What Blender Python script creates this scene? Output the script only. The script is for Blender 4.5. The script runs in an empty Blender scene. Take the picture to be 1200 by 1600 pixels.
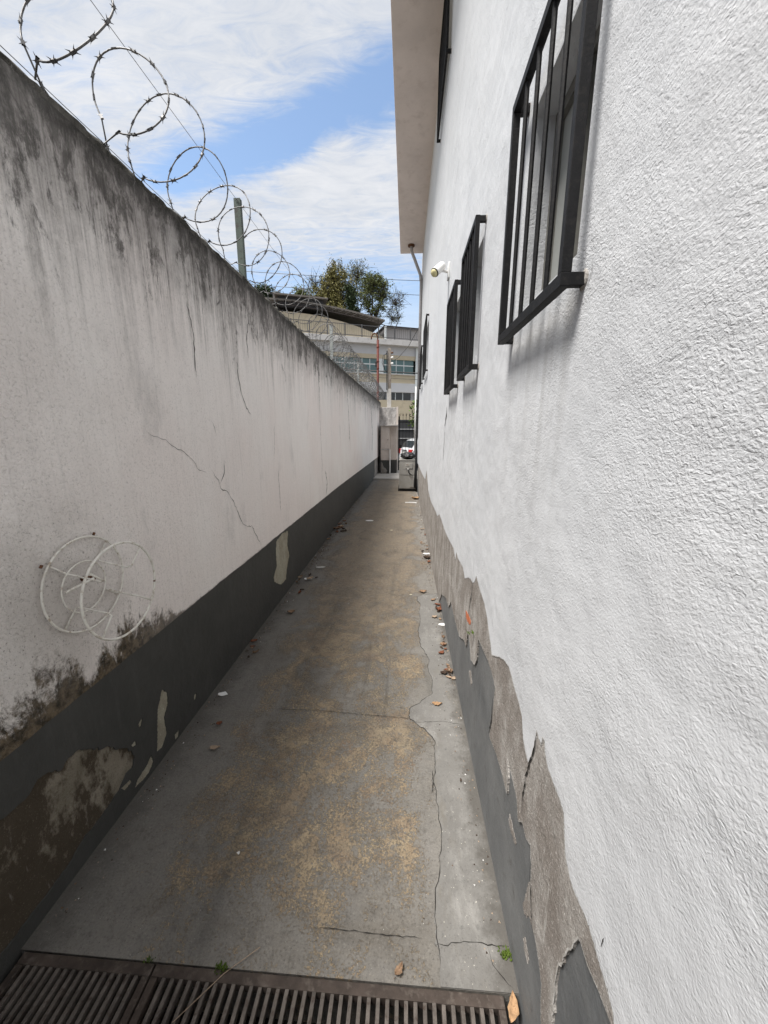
import bpy, bmesh, math, random
from mathutils import Vector, Matrix, noise as mn
from mathutils.geometry import delaunay_2d_cdt
from math import radians as rad, sin, cos, pi
S = bpy.context.scene
COL = S.collection
# ------------------------------------------------------------------ camera
cd = bpy.data.cameras.new('camera'); cam = bpy.data.objects.new('camera', cd); COL.objects.link(cam)
S.camera = cam
cd.sensor_fit = 'VERTICAL'; cd.sensor_height = 36.0; cd.sensor_width = 27.0; cd.lens = 13.0541
cd.clip_start = 0.02; cd.clip_end = 2000
cam.matrix_world = Matrix(((0.998117, -0.01679, 0.058998, 0.0),(0.061224, 0.213471, -0.975029, 0.0),(0.003776, 0.976805, 0.214097, 1.55),(0.0, 0.0, 0.0, 1.0)))
# ------------------------------------------------------------------ world, sun, exposure
SUN_EL, SUN_AZ = rad(65), rad(-122)          # azimuth measured from +Y towards +X
w = bpy.data.worlds.new('World'); S.world = w; w.use_nodes = True
S.view_settings.view_transform = 'Standard'; S.view_settings.look = 'None'
S.view_settings.exposure = 2.3; S.view_settings.gamma = 1.0; S.view_settings.use_curve_mapping = False
sl = bpy.data.lights.new('sun', 'SUN'); sl.energy = 1.5; sl.angle = rad(20); sl.color = (1.0, .965, .92)
sun = bpy.data.objects.new('sun', sl); COL.objects.link(sun)
sd = Vector((sin(SUN_AZ)*cos(SUN_EL), cos(SUN_AZ)*cos(SUN_EL), sin(SUN_EL)))
sun.rotation_euler = sd.to_track_quat('Z', 'Y').to_euler(); sun.location = sd*30

# ------------------------------------------------------------------ node helpers
class G:
    """small node-graph writer"""
    def __init__(s, nt): s.nt = nt; s.n = nt.nodes; s.l = nt.links
    def put(s, sock, v):
        if v is None: return
        if isinstance(v, bpy.types.NodeSocket): s.l.new(v, sock)
        elif sock.type == 'RGBA' and not isinstance(v, (int, float)): sock.default_value = (*v[:3], 1)
        else: sock.default_value = v
    def math(s, op, a, b=None, c=None, clamp=False):
        n = s.n.new('ShaderNodeMath'); n.operation = op; n.use_clamp = clamp
        for i, v in enumerate((a, b, c)): s.put(n.inputs[i], v)
        return n.outputs[0]
    def mul(s, *a):
        r = a[0]
        for b in a[1:]: r = s.math('MULTIPLY', r, b)
        return r
    def add(s, a, b): return s.math('ADD', a, b)
    def mr(s, v, a, b, c=0., d=1., smooth=False):
        n = s.n.new('ShaderNodeMapRange'); n.interpolation_type = 'SMOOTHSTEP' if smooth else 'LINEAR'
        for i, x in enumerate((v, a, b, c, d)): s.put(n.inputs[i], x)
        return n.outputs[0]
    def mix(s, f, a, b, mode='MIX'):
        n = s.n.new('ShaderNodeMix'); n.data_type = 'RGBA'; n.blend_type = mode
        s.put(n.inputs[0], f); s.put(n.inputs[6], a); s.put(n.inputs[7], b)
        return n.outputs[2]
    def pos(s): return s.n.new('ShaderNodeNewGeometry').outputs['Position']
    def sep(s, v):
        n = s.n.new('ShaderNodeSeparateXYZ'); s.put(n.inputs[0], v); return n.outputs
    def comb(s, x, y, z):
        n = s.n.new('ShaderNodeCombineXYZ')
        for i, v in enumerate((x, y, z)): s.put(n.inputs[i], v)
        return n.outputs[0]
    def scale(s, v, sc, off=(0, 0, 0)):
        n = s.n.new('ShaderNodeMapping'); s.put(n.inputs[0], v); n.inputs['Scale'].default_value = sc; n.inputs['Location'].default_value = off
        return n.outputs[0]
    def noise(s, v, sc, det=3., rough=.55, dist=0., color=False):
        n = s.n.new('ShaderNodeTexNoise'); s.put(n.inputs['Vector'], v)
        n.inputs['Scale'].default_value = sc; n.inputs['Detail'].default_value = det
        n.inputs['Roughness'].default_value = rough; n.inputs['Distortion'].default_value = dist
        return n.outputs['Color' if color else 'Fac']
    def voro(s, v, sc, feat='F1'):
        n = s.n.new('ShaderNodeTexVoronoi'); n.feature = feat; s.put(n.inputs['Vector'], v); n.inputs['Scale'].default_value = sc
        return n.outputs['Distance']
    def bump(s, h, strength=.5, dist=.01, nrm=None):
        n = s.n.new('ShaderNodeBump'); n.inputs['Strength'].default_value = strength; n.inputs['Distance'].default_value = dist
        s.put(n.inputs['Height'], h); s.put(n.inputs['Normal'], nrm); return n.outputs[0]
def material(name, col=None, rough=.8, metal=0., spec=.3):
    m = bpy.data.materials.new(name); m.use_nodes = True
    g = G(m.node_tree); b = m.node_tree.nodes['Principled BSDF']
    b.inputs['Roughness'].default_value = rough; b.inputs['Metallic'].default_value = metal
    b.inputs['Specular IOR Level'].default_value = spec
    if col: b.inputs['Base Color'].default_value = (*col, 1)
    return m, g, b
def worn(name, col, var=.25, sc=6., rough=.7, metal=0., spec=.3, dirt=None, bump=0., bsc=60.):
    """plain material with mottling, grime and slight relief"""
    m, g, b = material(name, None, rough, metal, spec)
    p = g.pos()
    n = g.noise(p, sc, 5, .65)
    c = g.mix(g.mr(n, .3, .7), tuple(x*(1-var) for x in col), tuple(min(1, x*(1+var)) for x in col))
    if dirt: c = g.mix(g.mr(g.noise(p, sc*2.3, 6, .7), .52, .68), c, dirt)
    g.put(b.inputs['Base Color'], c)
    if bump: g.put(b.inputs['Normal'], g.bump(g.noise(p, bsc, 4, .6), .6, bump))
    return m

# ------------------------------------------------------------------ sky: physical sky with a cloud layer at a fixed height
def build_sky():
    g = G(w.node_tree); bg = w.node_tree.nodes['Background']; bg.inputs['Strength'].default_value = .05
    sky = g.n.new('ShaderNodeTexSky'); sky.sky_type = 'NISHITA'; sky.sun_disc = False
    sky.sun_elevation = SUN_EL; sky.sun_rotation = SUN_AZ; sky.air_density = 1.0; sky.dust_density = 1.0; sky.ozone_density = 1.3
    tc = g.n.new('ShaderNodeTexCoord').outputs['Generated']
    x, y, z = g.sep(tc)
    zz = g.math('MAXIMUM', z, .04)
    px, py = g.math('DIVIDE', x, zz), g.math('DIVIDE', y, zz)
    P = g.comb(px, py, 0.)
    big = g.noise(P, 1.1, 7, .56, .4)
    fine = g.noise(g.scale(P, (3.2, 8.5, 1), (3, 1, 0)), 1.7, 8, .68, 1.0)
    d1 = g.add(g.add(g.mul(px, .325), g.mul(py, .946)), -1.275)      # an opening in the cloud deck
    wob = g.mul(g.add(big, -.5), .5)
    e = g.math('POWER', g.math('DIVIDE', g.add(d1, wob), .135), 2.)
    gap = g.math('EXPONENT', g.mul(e, -1.))
    gap = g.mul(gap, g.mr(px, -1.5, -.75, 0., 1., True))
    low = g.mr(py, 1.9, 3.0, 0., .62, True)                          # thinner towards the horizon
    dens = g.add(g.add(g.mul(g.add(big, -.5), .9), g.mul(g.add(fine, -.5), 1.05)), .98)
    dens = g.math('SUBTRACT', dens, g.mul(gap, .95))
    dens = g.math('SUBTRACT', dens, low)
    m = g.mr(dens, .22, 1.05, 0., 1., True)
    shade = g.noise(g.scale(P, (1.6, 2.4, 1), (7, 2, 0)), 1.3, 7, .6, .8)
    cl = g.mix(g.mr(g.add(g.mul(shade, .55), g.mul(fine, .45)), .36, .62), (2.7, 2.85, 3.1), (3.45, 3.5, 3.62))
    clear = g.mix(1., sky.outputs[0], (1.08, 1.06, 1.0), 'MULTIPLY')
    g.put(bg.inputs['Color'], g.mix(g.math('MAXIMUM', g.mul(m, .97), g.mr(py, 2.0, 4.6, 0., .62, True)), clear, cl))
build_sky()

# ------------------------------------------------------------------ mesh helpers
def link(name, me, m=None, parent=None):
    o = bpy.data.objects.new(name, me); COL.objects.link(o)
    if m: me.materials.append(m)
    if parent: o.parent = parent; o.matrix_parent_inverse = parent.matrix_world.inverted()
    return o
def obj(name, bm, m=None, parent=None, smooth=False):
    me = bpy.data.meshes.new(name); bmesh.ops.recalc_face_normals(bm, faces=bm.faces[:]); bm.to_mesh(me); bm.free()
    if smooth:
        for p in me.polygons: p.use_smooth = True
    return link(name, me, m, parent)
def tag(o, label=None, cat=None, group=None, kind=None):
    for k, v in (('label', label), ('category', cat), ('group', group), ('kind', kind)):
        if v: o[k] = v
    return o
def thing(name, label, cat, loc=(0, 0, 0), rz=0., group=None):
    o = bpy.data.objects.new(name, None); o.empty_display_size = .1; COL.objects.link(o)
    o.location = loc; o.rotation_euler = (0, 0, rz)
    o.matrix_world = Matrix.Translation(loc) @ Matrix.Rotation(rz, 4, 'Z')
    return tag(o, label, cat, group)
def box(bm, x0, x1, y0, y1, z0, z1, bev=0.):
    r = bmesh.ops.create_cube(bm, size=1.)
    for v in r['verts']:
        v.co = Vector(((x0+x1)/2+v.co.x*(x1-x0), (y0+y1)/2+v.co.y*(y1-y0), (z0+z1)/2+v.co.z*(z1-z0)))
    if bev: bmesh.ops.bevel(bm, geom=list({e for v in r['verts'] for e in v.link_edges}), offset=bev, segments=2, affect='EDGES', profile=.6)
    return bm
def nb(*a, **k): return box(bmesh.new(), *a, **k)
def tube(bm, pts, r, n=6, closed=False, cap=True):
    pts = [Vector(p) for p in pts]; N = len(pts); rr = r if isinstance(r, (list, tuple)) else [r]*N
    t0 = (pts[1]-pts[0]).normalized(); up = Vector((0, 0, 1)) if abs(t0.z) < .9 else Vector((1, 0, 0))
    u = t0.cross(up).normalized(); rings = []
    for i in range(N):
        a = pts[(i-1) % N] if (i or closed) else pts[0]; b = pts[(i+1) % N] if (i < N-1 or closed) else pts[-1]
        t = (b-a).normalized(); u = (u-t*u.dot(t)).normalized(); v = t.cross(u)
        rings.append([bm.verts.new(pts[i]+(u*cos(2*pi*k/n)+v*sin(2*pi*k/n))*rr[i]) for k in range(n)])
    for i in range(N if closed else N-1):
        A, B = rings[i], rings[(i+1) % N]
        for k in range(n): bm.faces.new((A[k], A[(k+1) % n], B[(k+1) % n], B[k]))
    if cap and not closed: bm.faces.new(rings[0][::-1]); bm.faces.new(rings[-1])
    return bm
def nt_(*a, **k): return tube(bmesh.new(), *a, **k)
def rough(pl, step, amp, rng, closed=False):
    """break a polyline into ragged little segments"""
    out = []; N = len(pl)
    for i in range(N if closed else N-1):
        a, b = Vector(pl[i]), Vector(pl[(i+1) % N]); L = (b-a).length; k = max(1, min(40, int(L/step)))
        nrm = Vector((-(b-a).y, (b-a).x)).normalized() if L > 1e-6 else Vector((0, 0))
        for j in range(k):
            q = a+(b-a)*(j/k)
            if j: q = q+nrm*rng.gauss(0, amp)
            out.append(q)
    if not closed: out.append(Vector(pl[-1]))
    return out
def sheet(name, outer, holes, fmap, thick, m, parent=None, base=0.):
    """flat sheet with a ragged outline and holes; fmap(a, b, off) -> 3D; front at base+thick, edges run back to base"""
    loops = [[Vector((p[0], p[1])) for p in lp] for lp in [outer]+list(holes)]
    vin, ein = [], []
    for lp in loops:
        k = len(vin); vin += lp; ein += [(k+i, k+(i+1) % len(lp)) for i in range(len(lp))]
    vo, eo, fo, _, _, _ = delaunay_2d_cdt(vin, ein, [], 0, 1e-6)
    def inside(q, lp):
        c = False; n = len(lp)
        for i in range(n):
            a, b = lp[i], lp[i-1]
            if (a.y > q.y) != (b.y > q.y) and q.x < (b.x-a.x)*(q.y-a.y)/(b.y-a.y)+a.x: c = not c
        return c
    bm = bmesh.new(); vs = [bm.verts.new(fmap(p.x, p.y, base+thick)) for p in vo]
    for f in fo:
        q = (vo[f[0]]+vo[f[1]]+vo[f[2]])/3
        if inside(q, loops[0]) and not any(inside(q, h) for h in loops[1:]): bm.faces.new([vs[k] for k in f])
    bmesh.ops.delete(bm, geom=[v for v in bm.verts if not v.link_faces], context='VERTS')
    bmesh.ops.recalc_face_normals(bm, faces=bm.faces[:])
    want = (fmap(vo[0].x, vo[0].y, 1.)-fmap(vo[0].x, vo[0].y, 0.)).normalized(); bm.faces.ensure_lookup_table()
    if bm.faces and bm.faces[0].normal.dot(want) < 0: bmesh.ops.reverse_faces(bm, faces=bm.faces[:])
    if thick:
        back = {}
        for e in [e for e in bm.edges if len(e.link_faces) == 1]:
            q = []
            for v in e.verts:
                if v not in back: back[v] = bm.verts.new(v.co-want*thick)
                q.append(back[v])
            bm.faces.new((e.verts[0], e.verts[1], q[1], q[0]))
    me = bpy.data.meshes.new(name); bm.to_mesh(me); bm.free()
    return link(name, me, m, parent)
def ribbon(name, pl, width, fmap, m, parent, rng, step=.02, amp=.003, off=.0015):
    """a crack: thin dark strip of changing width lying in the surface"""
    q = rough(pl, step, amp, rng); bm = bmesh.new(); L = []; N = len(q)
    for i, p in enumerate(q):
        a, b = q[max(0, i-1)], q[min(N-1, i+1)]; t = (b-a); t = t.normalized() if t.length > 1e-7 else Vector((1, 0))
        n = Vector((-t.y, t.x)); wv = width*(.35+.9*rng.random())*min(1., .15+min(i, N-1-i)*.3)
        L.append((bm.verts.new(fmap(*(p+n*wv*.5), off)), bm.verts.new(fmap(*(p-n*wv*.5), off))))
    for i in range(N-1): bm.faces.new((L[i][0], L[i+1][0], L[i+1][1], L[i][1]))
    return obj(name, bm, m, parent)
def rect(a0, a1, b0, b1): return [Vector((a0, b0)), Vector((a1, b0)), Vector((a1, b1)), Vector((a0, b1))]
RX = lambda u: .345-.006*u
def fr(u, z, off): return Vector((RX(u)-off, u, z))          # right wall: along, up, out
def bend(u): return .015*max(0., u-6.2)
def fl(u, z, off): return Vector((-1.148+off+bend(u), u, z))         # left wall
def ff(x, y, off): return Vector((x, y, off))                # floor

# ------------------------------------------------------------------ materials
def mat_white_stucco():
    m, g, b = material('white_stucco', None, .88, 0, .25)
    p = g.pos(); x, y, z = g.sep(p)
    big = g.noise(p, 1.7, 4, .6)
    c = g.mix(g.mr(big, .3, .7), (.515, .528, .545), (.57, .58, .594))
    st = g.noise(g.scale(p, (1, 9, .5)), 2.2, 6, .68)
    c = g.mix(g.mr(st, .58, .78, 0, .30), c, (.50, .50, .51))
    sc = g.noise(g.scale(p, (1, 26, 1.1), (0, 3, 0)), 1.5, 4, .6, 1.2)                 # faint scratch marks
    c = g.mix(g.mul(g.mr(sc, .69, .75), g.mr(g.noise(p, 1.1, 3), .5, .62), .55), c, (.36, .36, .38))
    pit = g.noise(p, 46, 3, .5)
    c = g.mix(g.mr(pit, .74, .80, 0, .5), c, (.42, .42, .43))
    splash = g.mul(g.mr(z, .75, .25), g.mr(g.noise(p, 5, 5, .7), .45, .7))
    c = g.mix(g.mul(splash, .35), c, (.50, .48, .45))
    CSOCK = c
    d = g.noise(g.scale(p, (1, 1, 1)), 4, 2, .5, 0, True)
    warp = g.n.new('ShaderNodeVectorMath'); warp.operation = 'MULTIPLY_ADD'
    g.put(warp.inputs[0], d); warp.inputs[1].default_value = (.05, .05, .05); g.put(warp.inputs[2], p)
    h1 = g.noise(g.scale(warp.outputs[0], (1, .85, 1.2)), 140, 3, .55, .8)
    h2 = g.noise(p, 34, 3, .55, .6)
    h3 = g.noise(p, 230, 2, .5)
    amp = g.mul(g.mr(g.noise(p, 2.1, 4, .6), .36, .62, .28, 1.), g.mr(g.noise(g.scale(p, (1, 1, .6), (4, 0, 2)), 5.5, 3), .3, .6, .55, 1.))
    h = g.add(g.mul(g.add(g.mul(h1, .75), g.mul(h2, .36)), amp), g.mul(h3, .24))
    pit_shade = g.mr(h1, .30, .46, 1., 0.)
    c = g.mix(g.mul(pit_shade, amp, .30), CSOCK, (.30, .30, .305))  # relief shading painted into the colour where the bump is low
    under = None
    for u0, u1, z0 in ((.80, 1.30, 1.82), (1.85, 2.275, 1.83), (2.53, 3.0, 1.82), (6.08, 7.1, 2.45)):
        w_ = g.mul(g.mr(y, u0-.05, u0+.04, 0, 1., True), g.mr(y, u1-.04, u1+.05, 1., 0., True), g.mr(z, z0-.75, z0-.02, 0., 1.), g.mr(z, z0+.01, z0+.03, 1., 0.))
        under = w_ if under is None else g.add(under, w_)
    dr = g.mr(g.noise(g.scale(p, (1, 22, .8), (0, 7, 0)), 1., 5, .65), .42, .68, 0., .42)
    c = g.mix(g.mul(under, dr), c, (.30, .295, .285))
    g.put(b.inputs['Base Color'], c)
    nrm = g.bump(h, 1., .0034)
    g.put(b.inputs['Normal'], g.bump(big, .5, .05, nrm))
    return m
def mat_old_white(name='weathered_white_paint'):
    m, g, b = material(name, None, .9, 0, .2)
    p = g.pos(); x, y, z = g.sep(p)
    big = g.noise(p, 1.3, 5, .6)
    c = g.mix(g.mr(big, .3, .7), (.84, .79, .76), (.90, .865, .835))
    tint = g.noise(p, .8, 3)
    c = g.mix(g.mr(tint, .42, .62, 0, .5), c, (.85, .765, .73))
    # drips: run length changes along the wall, fading downwards from the coping
    run = g.noise(g.comb(g.mul(y, 2.3), 0., 0.), 1., 4, .7)
    run2 = g.noise(g.comb(g.mul(y, 13.), 3., 0.), 1., 3, .6)
    length = g.add(g.mr(run, .3, .75, .25, 1.25), g.mr(run2, .3, .7, -.18, .25))
    depth = g.math('SUBTRACT', 2.60, z)
    fade = g.mr(g.math('DIVIDE', depth, length), 0., 1., 1., 0., True)
    st = g.noise(g.scale(p, (1, 26, .8)), 1., 8, .68, .5)
    st2 = g.noise(g.scale(p, (1, 85, .9), (0, 0, 4)), 1., 3, .6)
    grain = g.noise(g.scale(p, (1, 1.6, .7)), 26, 7, .78, .4)
    streak = g.mul(g.add(g.mul(g.mr(st, .42, .70), .85), g.mul(g.mr(st2, .45, .72), .40)), g.mr(grain, .36, .60, .35, 1.25))
    sk = g.math('MINIMUM', g.mul(streak, g.math('POWER', fade, .6), 1.3, g.mr(y, 7., 1.5, .72, 1.)), .92)
    c = g.mix(sk, c, (.15, .138, .13))
    allst = g.mul(g.mr(st2, .5, .8), .22)
    c = g.mix(allst, c, (.42, .40, .385))
    blk = g.noise(g.scale(p, (1, 20, .7), (0, 5, 1)), 1., 6, .7, .6)                 # single dark runs
    c = g.mix(g.mul(g.mr(blk, .64, .75), g.mr(z, 1.1, 2.2, .12, .95)), c, (.085, .08, .078))
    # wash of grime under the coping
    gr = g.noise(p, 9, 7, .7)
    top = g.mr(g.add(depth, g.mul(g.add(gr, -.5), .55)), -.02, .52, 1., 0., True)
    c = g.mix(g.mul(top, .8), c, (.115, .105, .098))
    cl = g.noise(g.scale(p, (1, 7.5, 3.2), (0, 6, 2)), 1., 9, .8, .5)
    cm = g.mr(g.add(cl, g.mr(g.math('DIVIDE', depth, g.mr(run, .3, .7, .45, 1.3)), 0., 1., .13, -.20)), .53, .60)
    c = g.mix(g.mul(cm, g.mr(grain, .34, .5, .35, .95), .82), c, (.055, .05, .046))
    bl = g.noise(g.scale(p, (1, 3.4, 1.3), (0, 2, 5)), 1., 8, .74)
    c = g.mix(g.mr(bl, .56, .70, 0, .34), c, (.36, .345, .335))
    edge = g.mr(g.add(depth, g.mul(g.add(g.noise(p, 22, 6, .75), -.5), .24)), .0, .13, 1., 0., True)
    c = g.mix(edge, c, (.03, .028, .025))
    # near end is greyer, in uneven blotches
    near_grey = g.mul(g.mr(y, 2.2, .6, 0, 1., True), g.mr(g.noise(p, 3.2, 6, .7), .35, .7))
    c = g.mix(g.mul(near_grey, .30), c, (.40, .39, .37))
    # mould rising from the painted plinth
    mo = g.add(g.mul(g.noise(g.scale(p, (1, 17, 8)), 1., 8, .78, .7), .72), g.mul(g.noise(p, 60, 6, .75), .28))
    mo2 = g.noise(g.comb(g.mul(y, 4.3), 9.3, 0.), 1., 3, .6)
    hgt = g.add(g.mul(g.mr(mo2, .34, .58, .05, .40), g.mr(y, 1.75, 1.3, 0., 1., True)), .035)
    up = g.mr(g.math('DIVIDE', g.math('SUBTRACT', z, .612), hgt), 0., 1., 1., 0.)
    mm = g.mr(g.add(g.mul(up, .46), mo), .69, .86, 0, 1., True)
    mm = g.mul(mm, g.mr(up, 0., .12), g.mr(y, 2.6, 1.3, .35, 1.))
    c = g.mix(mm, c, g.mix(g.mr(g.noise(p, 28, 5, .7), .4, .62), (.035, .03, .022), (.16, .125, .085)))
    spk = g.noise(p, 130, 4, .65)
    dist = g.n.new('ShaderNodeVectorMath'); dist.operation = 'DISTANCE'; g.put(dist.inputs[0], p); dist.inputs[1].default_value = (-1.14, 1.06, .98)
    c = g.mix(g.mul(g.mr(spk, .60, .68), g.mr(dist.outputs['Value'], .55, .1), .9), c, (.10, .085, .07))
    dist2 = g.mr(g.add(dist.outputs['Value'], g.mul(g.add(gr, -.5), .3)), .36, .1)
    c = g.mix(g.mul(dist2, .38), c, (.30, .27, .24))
    amp = g.mr(y, 4.5, .8, .35, 1.)
    hh = g.noise(p, 110, 3, .6, .8)
    c = g.mix(g.mul(g.mr(hh, .28, .46, 1., 0.), amp, .38), c, (.20, .185, .17))  # hollows of the bump darkened in the colour, as painted cavity shading
    g.put(b.inputs['Base Color'], c)
    h = g.add(g.mul(hh, amp), g.mul(g.noise(p, 30, 4, .6), .6))
    n1 = g.bump(h, 1., .0055)
    g.put(b.inputs['Normal'], g.bump(g.noise(g.scale(p, (1, 14, .8)), 1., 3), .35, .012, n1))
    return m
def mat_grey_paint(name, c0, c1, chips=True):
    m, g, b = material(name, None, .62, 0, .35)
    p = g.pos()
    n = g.noise(p, 3.5, 6, .65)
    c = g.mix(g.mr(n, .3, .7), c0, c1)
    c = g.mix(g.mr(g.noise(g.scale(p, (1, 20, 3)), 1, 5, .7), .55, .78, 0, .5), c, tuple(x*1.9 for x in c0))
    c = g.mix(g.mr(g.noise(p, 13, 6, .75), .60, .70, 0, .55), c, (.045, .04, .034))
    if chips: c = g.mix(g.mr(g.noise(g.scale(p, (1, 1.6, .8)), 21, 4, .6), .765, .775), c, (.36, .33, .27))
    g.put(b.inputs['Base Color'], c)
    h = g.add(g.mul(g.noise(p, 26, 4, .6), 1.), g.mul(g.noise(p, 140, 3, .6), .35))
    g.put(b.inputs['Normal'], g.bump(h, .7, .004))
    return m
def mat_mortar(name, a, bcol, stain, st_amt=.8, bsc=110, near=False):
    m, g, b = material(name, None, .93, 0, .15)
    p = g.pos()
    c = g.mix(g.mr(g.noise(p, 7, 6, .7), .32, .7), a, bcol)
    c = g.mix(g.mr(g.noise(g.scale(p, (1, 1.6, .7), (2, 2, 2)), 5.2, 6, .66), .42, .57, 0, st_amt) if not near else g.mul(g.mr(g.add(g.noise(g.scale(p, (1, 1.6, .9), (2, 2, 2)), 6.5, 7, .7), g.mr(g.add(g.sep(p)[1], g.mul(g.sep(p)[2], .55)), 1.42, .98, -.08, .085)), .45, .54), st_amt), c, stain)
    sand = g.noise(p, 260, 2, .6)
    c = g.mix(g.mr(sand, .56, .72, 0, .6), c, tuple(x*.45 for x in a))
    c = g.mix(g.mr(g.noise(p, 190, 2, .5), .62, .72, 0, .15 if near else .5), c, tuple(min(.8, x*1.7) for x in bcol))
    c = g.mix(g.mr(g.noise(g.scale(p, (1, 24, 4), (4, 4, 1)), 1., 5, .7), .63, .73, 0, .25 if near else .55), c, (.62, .61, .58))
    g.put(b.inputs['Base Color'], c)
    h = g.add(g.mul(g.noise(p, bsc, 5, .7), .6), g.mul(g.noise(p, 17, 5, .65), 1.))
    g.put(b.inputs['Normal'], g.bump(h, .9, .009))
    return m
def mat_floor():
    m, g, b = material('painted_concrete_floor', None, .74, 0, .35)
    p = g.pos(); x, y, z = g.sep(p)
    n = g.noise(p, 2.6, 6, .65)
    c = g.mix(g.mr(n, .3, .7), (.135, .127, .114), (.212, .199, .18))
    c = g.mix(g.mr(g.noise(p, 14, 5, .7), .45, .7, 0, .5), c, (.205, .188, .16))
    c = g.mix(g.mr(g.noise(g.scale(p, (1, 1, 1), (5, 1, 0)), 9, 6, .7), .58, .74, 0, .6), c, (.085, .08, .074))
    # darker towards the foot of the boundary wall, with a wavering edge
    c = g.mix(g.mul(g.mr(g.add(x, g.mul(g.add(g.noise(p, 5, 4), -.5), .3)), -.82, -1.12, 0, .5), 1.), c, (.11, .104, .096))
    # ochre crust where the paint has worn through
    cov = g.noise(g.scale(p, (1.2, .9, 1), (1.7, 4.1, 0)), 3.3, 5, .68, .6)
    far = g.mr(y, 2.1, 4.2, 0., .13, True)
    edge = g.mul(g.mr(x, -1.08, -.72), g.mr(x, .30, .0))
    cov = g.math('SUBTRACT', g.add(cov, far), g.mr(edge, 0, 1, .3, 0.))
    cov = g.math('SUBTRACT', cov, g.mr(y, 1.02, .82, 0, .12))
    fine = g.noise(p, 88, 5, .75, .4)
    worm = g.noise(p, 240, 3, .6, 1.0)
    thr = g.mr(cov, .33, .62, .60, .41)
    crust = g.mr(g.math('SUBTRACT', g.add(g.mul(fine, .62), g.mul(worm, .38)), thr), -.006, .014)
    crust = g.mul(crust, g.mr(cov, .33, .42), g.mr(g.noise(g.scale(p, (1, 1, 1), (8, 3, 0)), 19, 4, .65), .34, .46))
    cc = g.mix(g.mr(g.noise(p, 11, 4), .3, .7), (.235, .165, .10), (.34, .268, .168))
    cc = g.mix(g.mr(g.noise(p, 5.3, 5, .6), .5, .66, 0, .8), cc, (.17, .115, .08))
    cc = g.mix(g.mr(worm, .55, .7, 0, .5), cc, (.40, .355, .26))
    cc = g.mix(g.mr(y, 1.9, 3.6, 0., .75, True), cc, g.mix(g.mr(g.noise(p, 34, 5, .75), .4, .6), (.14, .112, .085), (.25, .205, .155)))
    c = g.mix(crust, c, cc)
    tan = g.mul(g.mr(cov, .42, .66), .36)
    c = g.mix(tan, c, (.20, .17, .13))
    sm = g.noise(g.scale(p, (.8, 1.6, 1), (3, 3, 0)), 2.2, 7, .72, .6)
    c = g.mix(g.mr(sm, .5, .68, 0, .6), c, (.125, .11, .09))
    c = g.mix(g.mr(g.noise(p, 170, 2), .735, .76), c, (.62, .6, .55))                 # tiny pale flecks
    c = g.mix(g.mr(g.noise(p, 3.1, 7, .75), .66, .72, 0, .7), c, (.06, .055, .05))
    pit = g.noise(p, 130, 5, .75)
    c = g.mix(g.mr(pit, .30, .46, .8, 0.), c, (.045, .041, .036))  # cavity shading painted in as fine dark pits
    c = g.mix(g.mr(pit, .56, .70, 0., .55), c, (.33, .305, .265))
    c = g.mix(g.mr(g.noise(p, 27, 7, .8), .52, .64, 0., .55), c, (.085, .078, .068))
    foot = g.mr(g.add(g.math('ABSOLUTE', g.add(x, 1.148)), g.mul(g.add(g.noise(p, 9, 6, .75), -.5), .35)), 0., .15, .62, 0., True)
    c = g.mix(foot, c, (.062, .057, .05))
    tr = g.noise(g.scale(p, (7, .55, 1), (0, 2, 0)), 1., 6, .68, .8)
    c = g.mix(g.mr(tr, .56, .70, 0, .5), c, (.085, .08, .07))
    g.put(b.inputs['Base Color'], c)
    h = g.add(g.mul(g.noise(p, 16, 5, .6), .5), g.mul(g.noise(p, 95, 4, .7), .45))
    h = g.add(h, g.mul(crust, .5))
    g.put(b.inputs['Normal'], g.bump(h, .8, .006))
    g.put(b.inputs['Roughness'], g.mr(n, .3, .7, .62, .85))
    return m
def mat_strip():
    m, g, b = material('grey_concrete_strip', None, .8, 0, .3)
    p = g.pos(); x, y, z = g.sep(p)
    c = g.mix(g.mr(g.noise(p, 3.2, 6, .65), .3, .7), (.14, .134, .124), (.20, .193, .18))
    c = g.mix(g.mr(g.noise(g.scale(p, (1.6, .8, 1)), 4.2, 6, .7), .52, .68, 0, .8), c, (.27, .262, .245))
    c = g.mix(g.mr(g.noise(p, 31, 5, .7), .60, .72, 0, .7), c, (.10, .10, .095))
    c = g.mix(g.mr(g.noise(p, 150, 2), .72, .745), c, (.55, .52, .45))
    c = g.mix(g.mr(g.noise(p, 150, 4, .7), .30, .44, .5, 0.), c, (.06, .056, .05))
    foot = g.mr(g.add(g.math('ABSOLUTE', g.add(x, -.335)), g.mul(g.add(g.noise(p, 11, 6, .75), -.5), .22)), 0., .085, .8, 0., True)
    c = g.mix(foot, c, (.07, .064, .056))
    c = g.mix(g.mr(g.noise(g.scale(p, (3, .8, 1)), 3.1, 7, .72), .54, .68, 0, .6), c, (.15, .135, .11))
    g.put(b.inputs['Base Color'], c)
    h = g.add(g.mul(g.noise(p, 22, 5, .6), .6), g.mul(g.noise(p, 110, 4, .7), .4))
    g.put(b.inputs['Normal'], g.bump(h, .7, .005))
    return m
M_STUCCO = mat_white_stucco(); M_OLD = mat_old_white()
M_BAND = mat_grey_paint('dark_grey_paint', (.044, .045, .043), (.063, .063, .060))
M_PLINTH = mat_grey_paint('plinth_grey_paint', (.085, .09, .094), (.165, .168, .168))
M_CEM = mat_mortar('cement_render', (.235, .215, .195), (.43, .41, .385), (.185, .16, .14), .7)
M_MORT = mat_mortar('stained_mortar', (.17, .15, .115), (.30, .27, .22), (.050, .037, .025), .86, 110, True)
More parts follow.
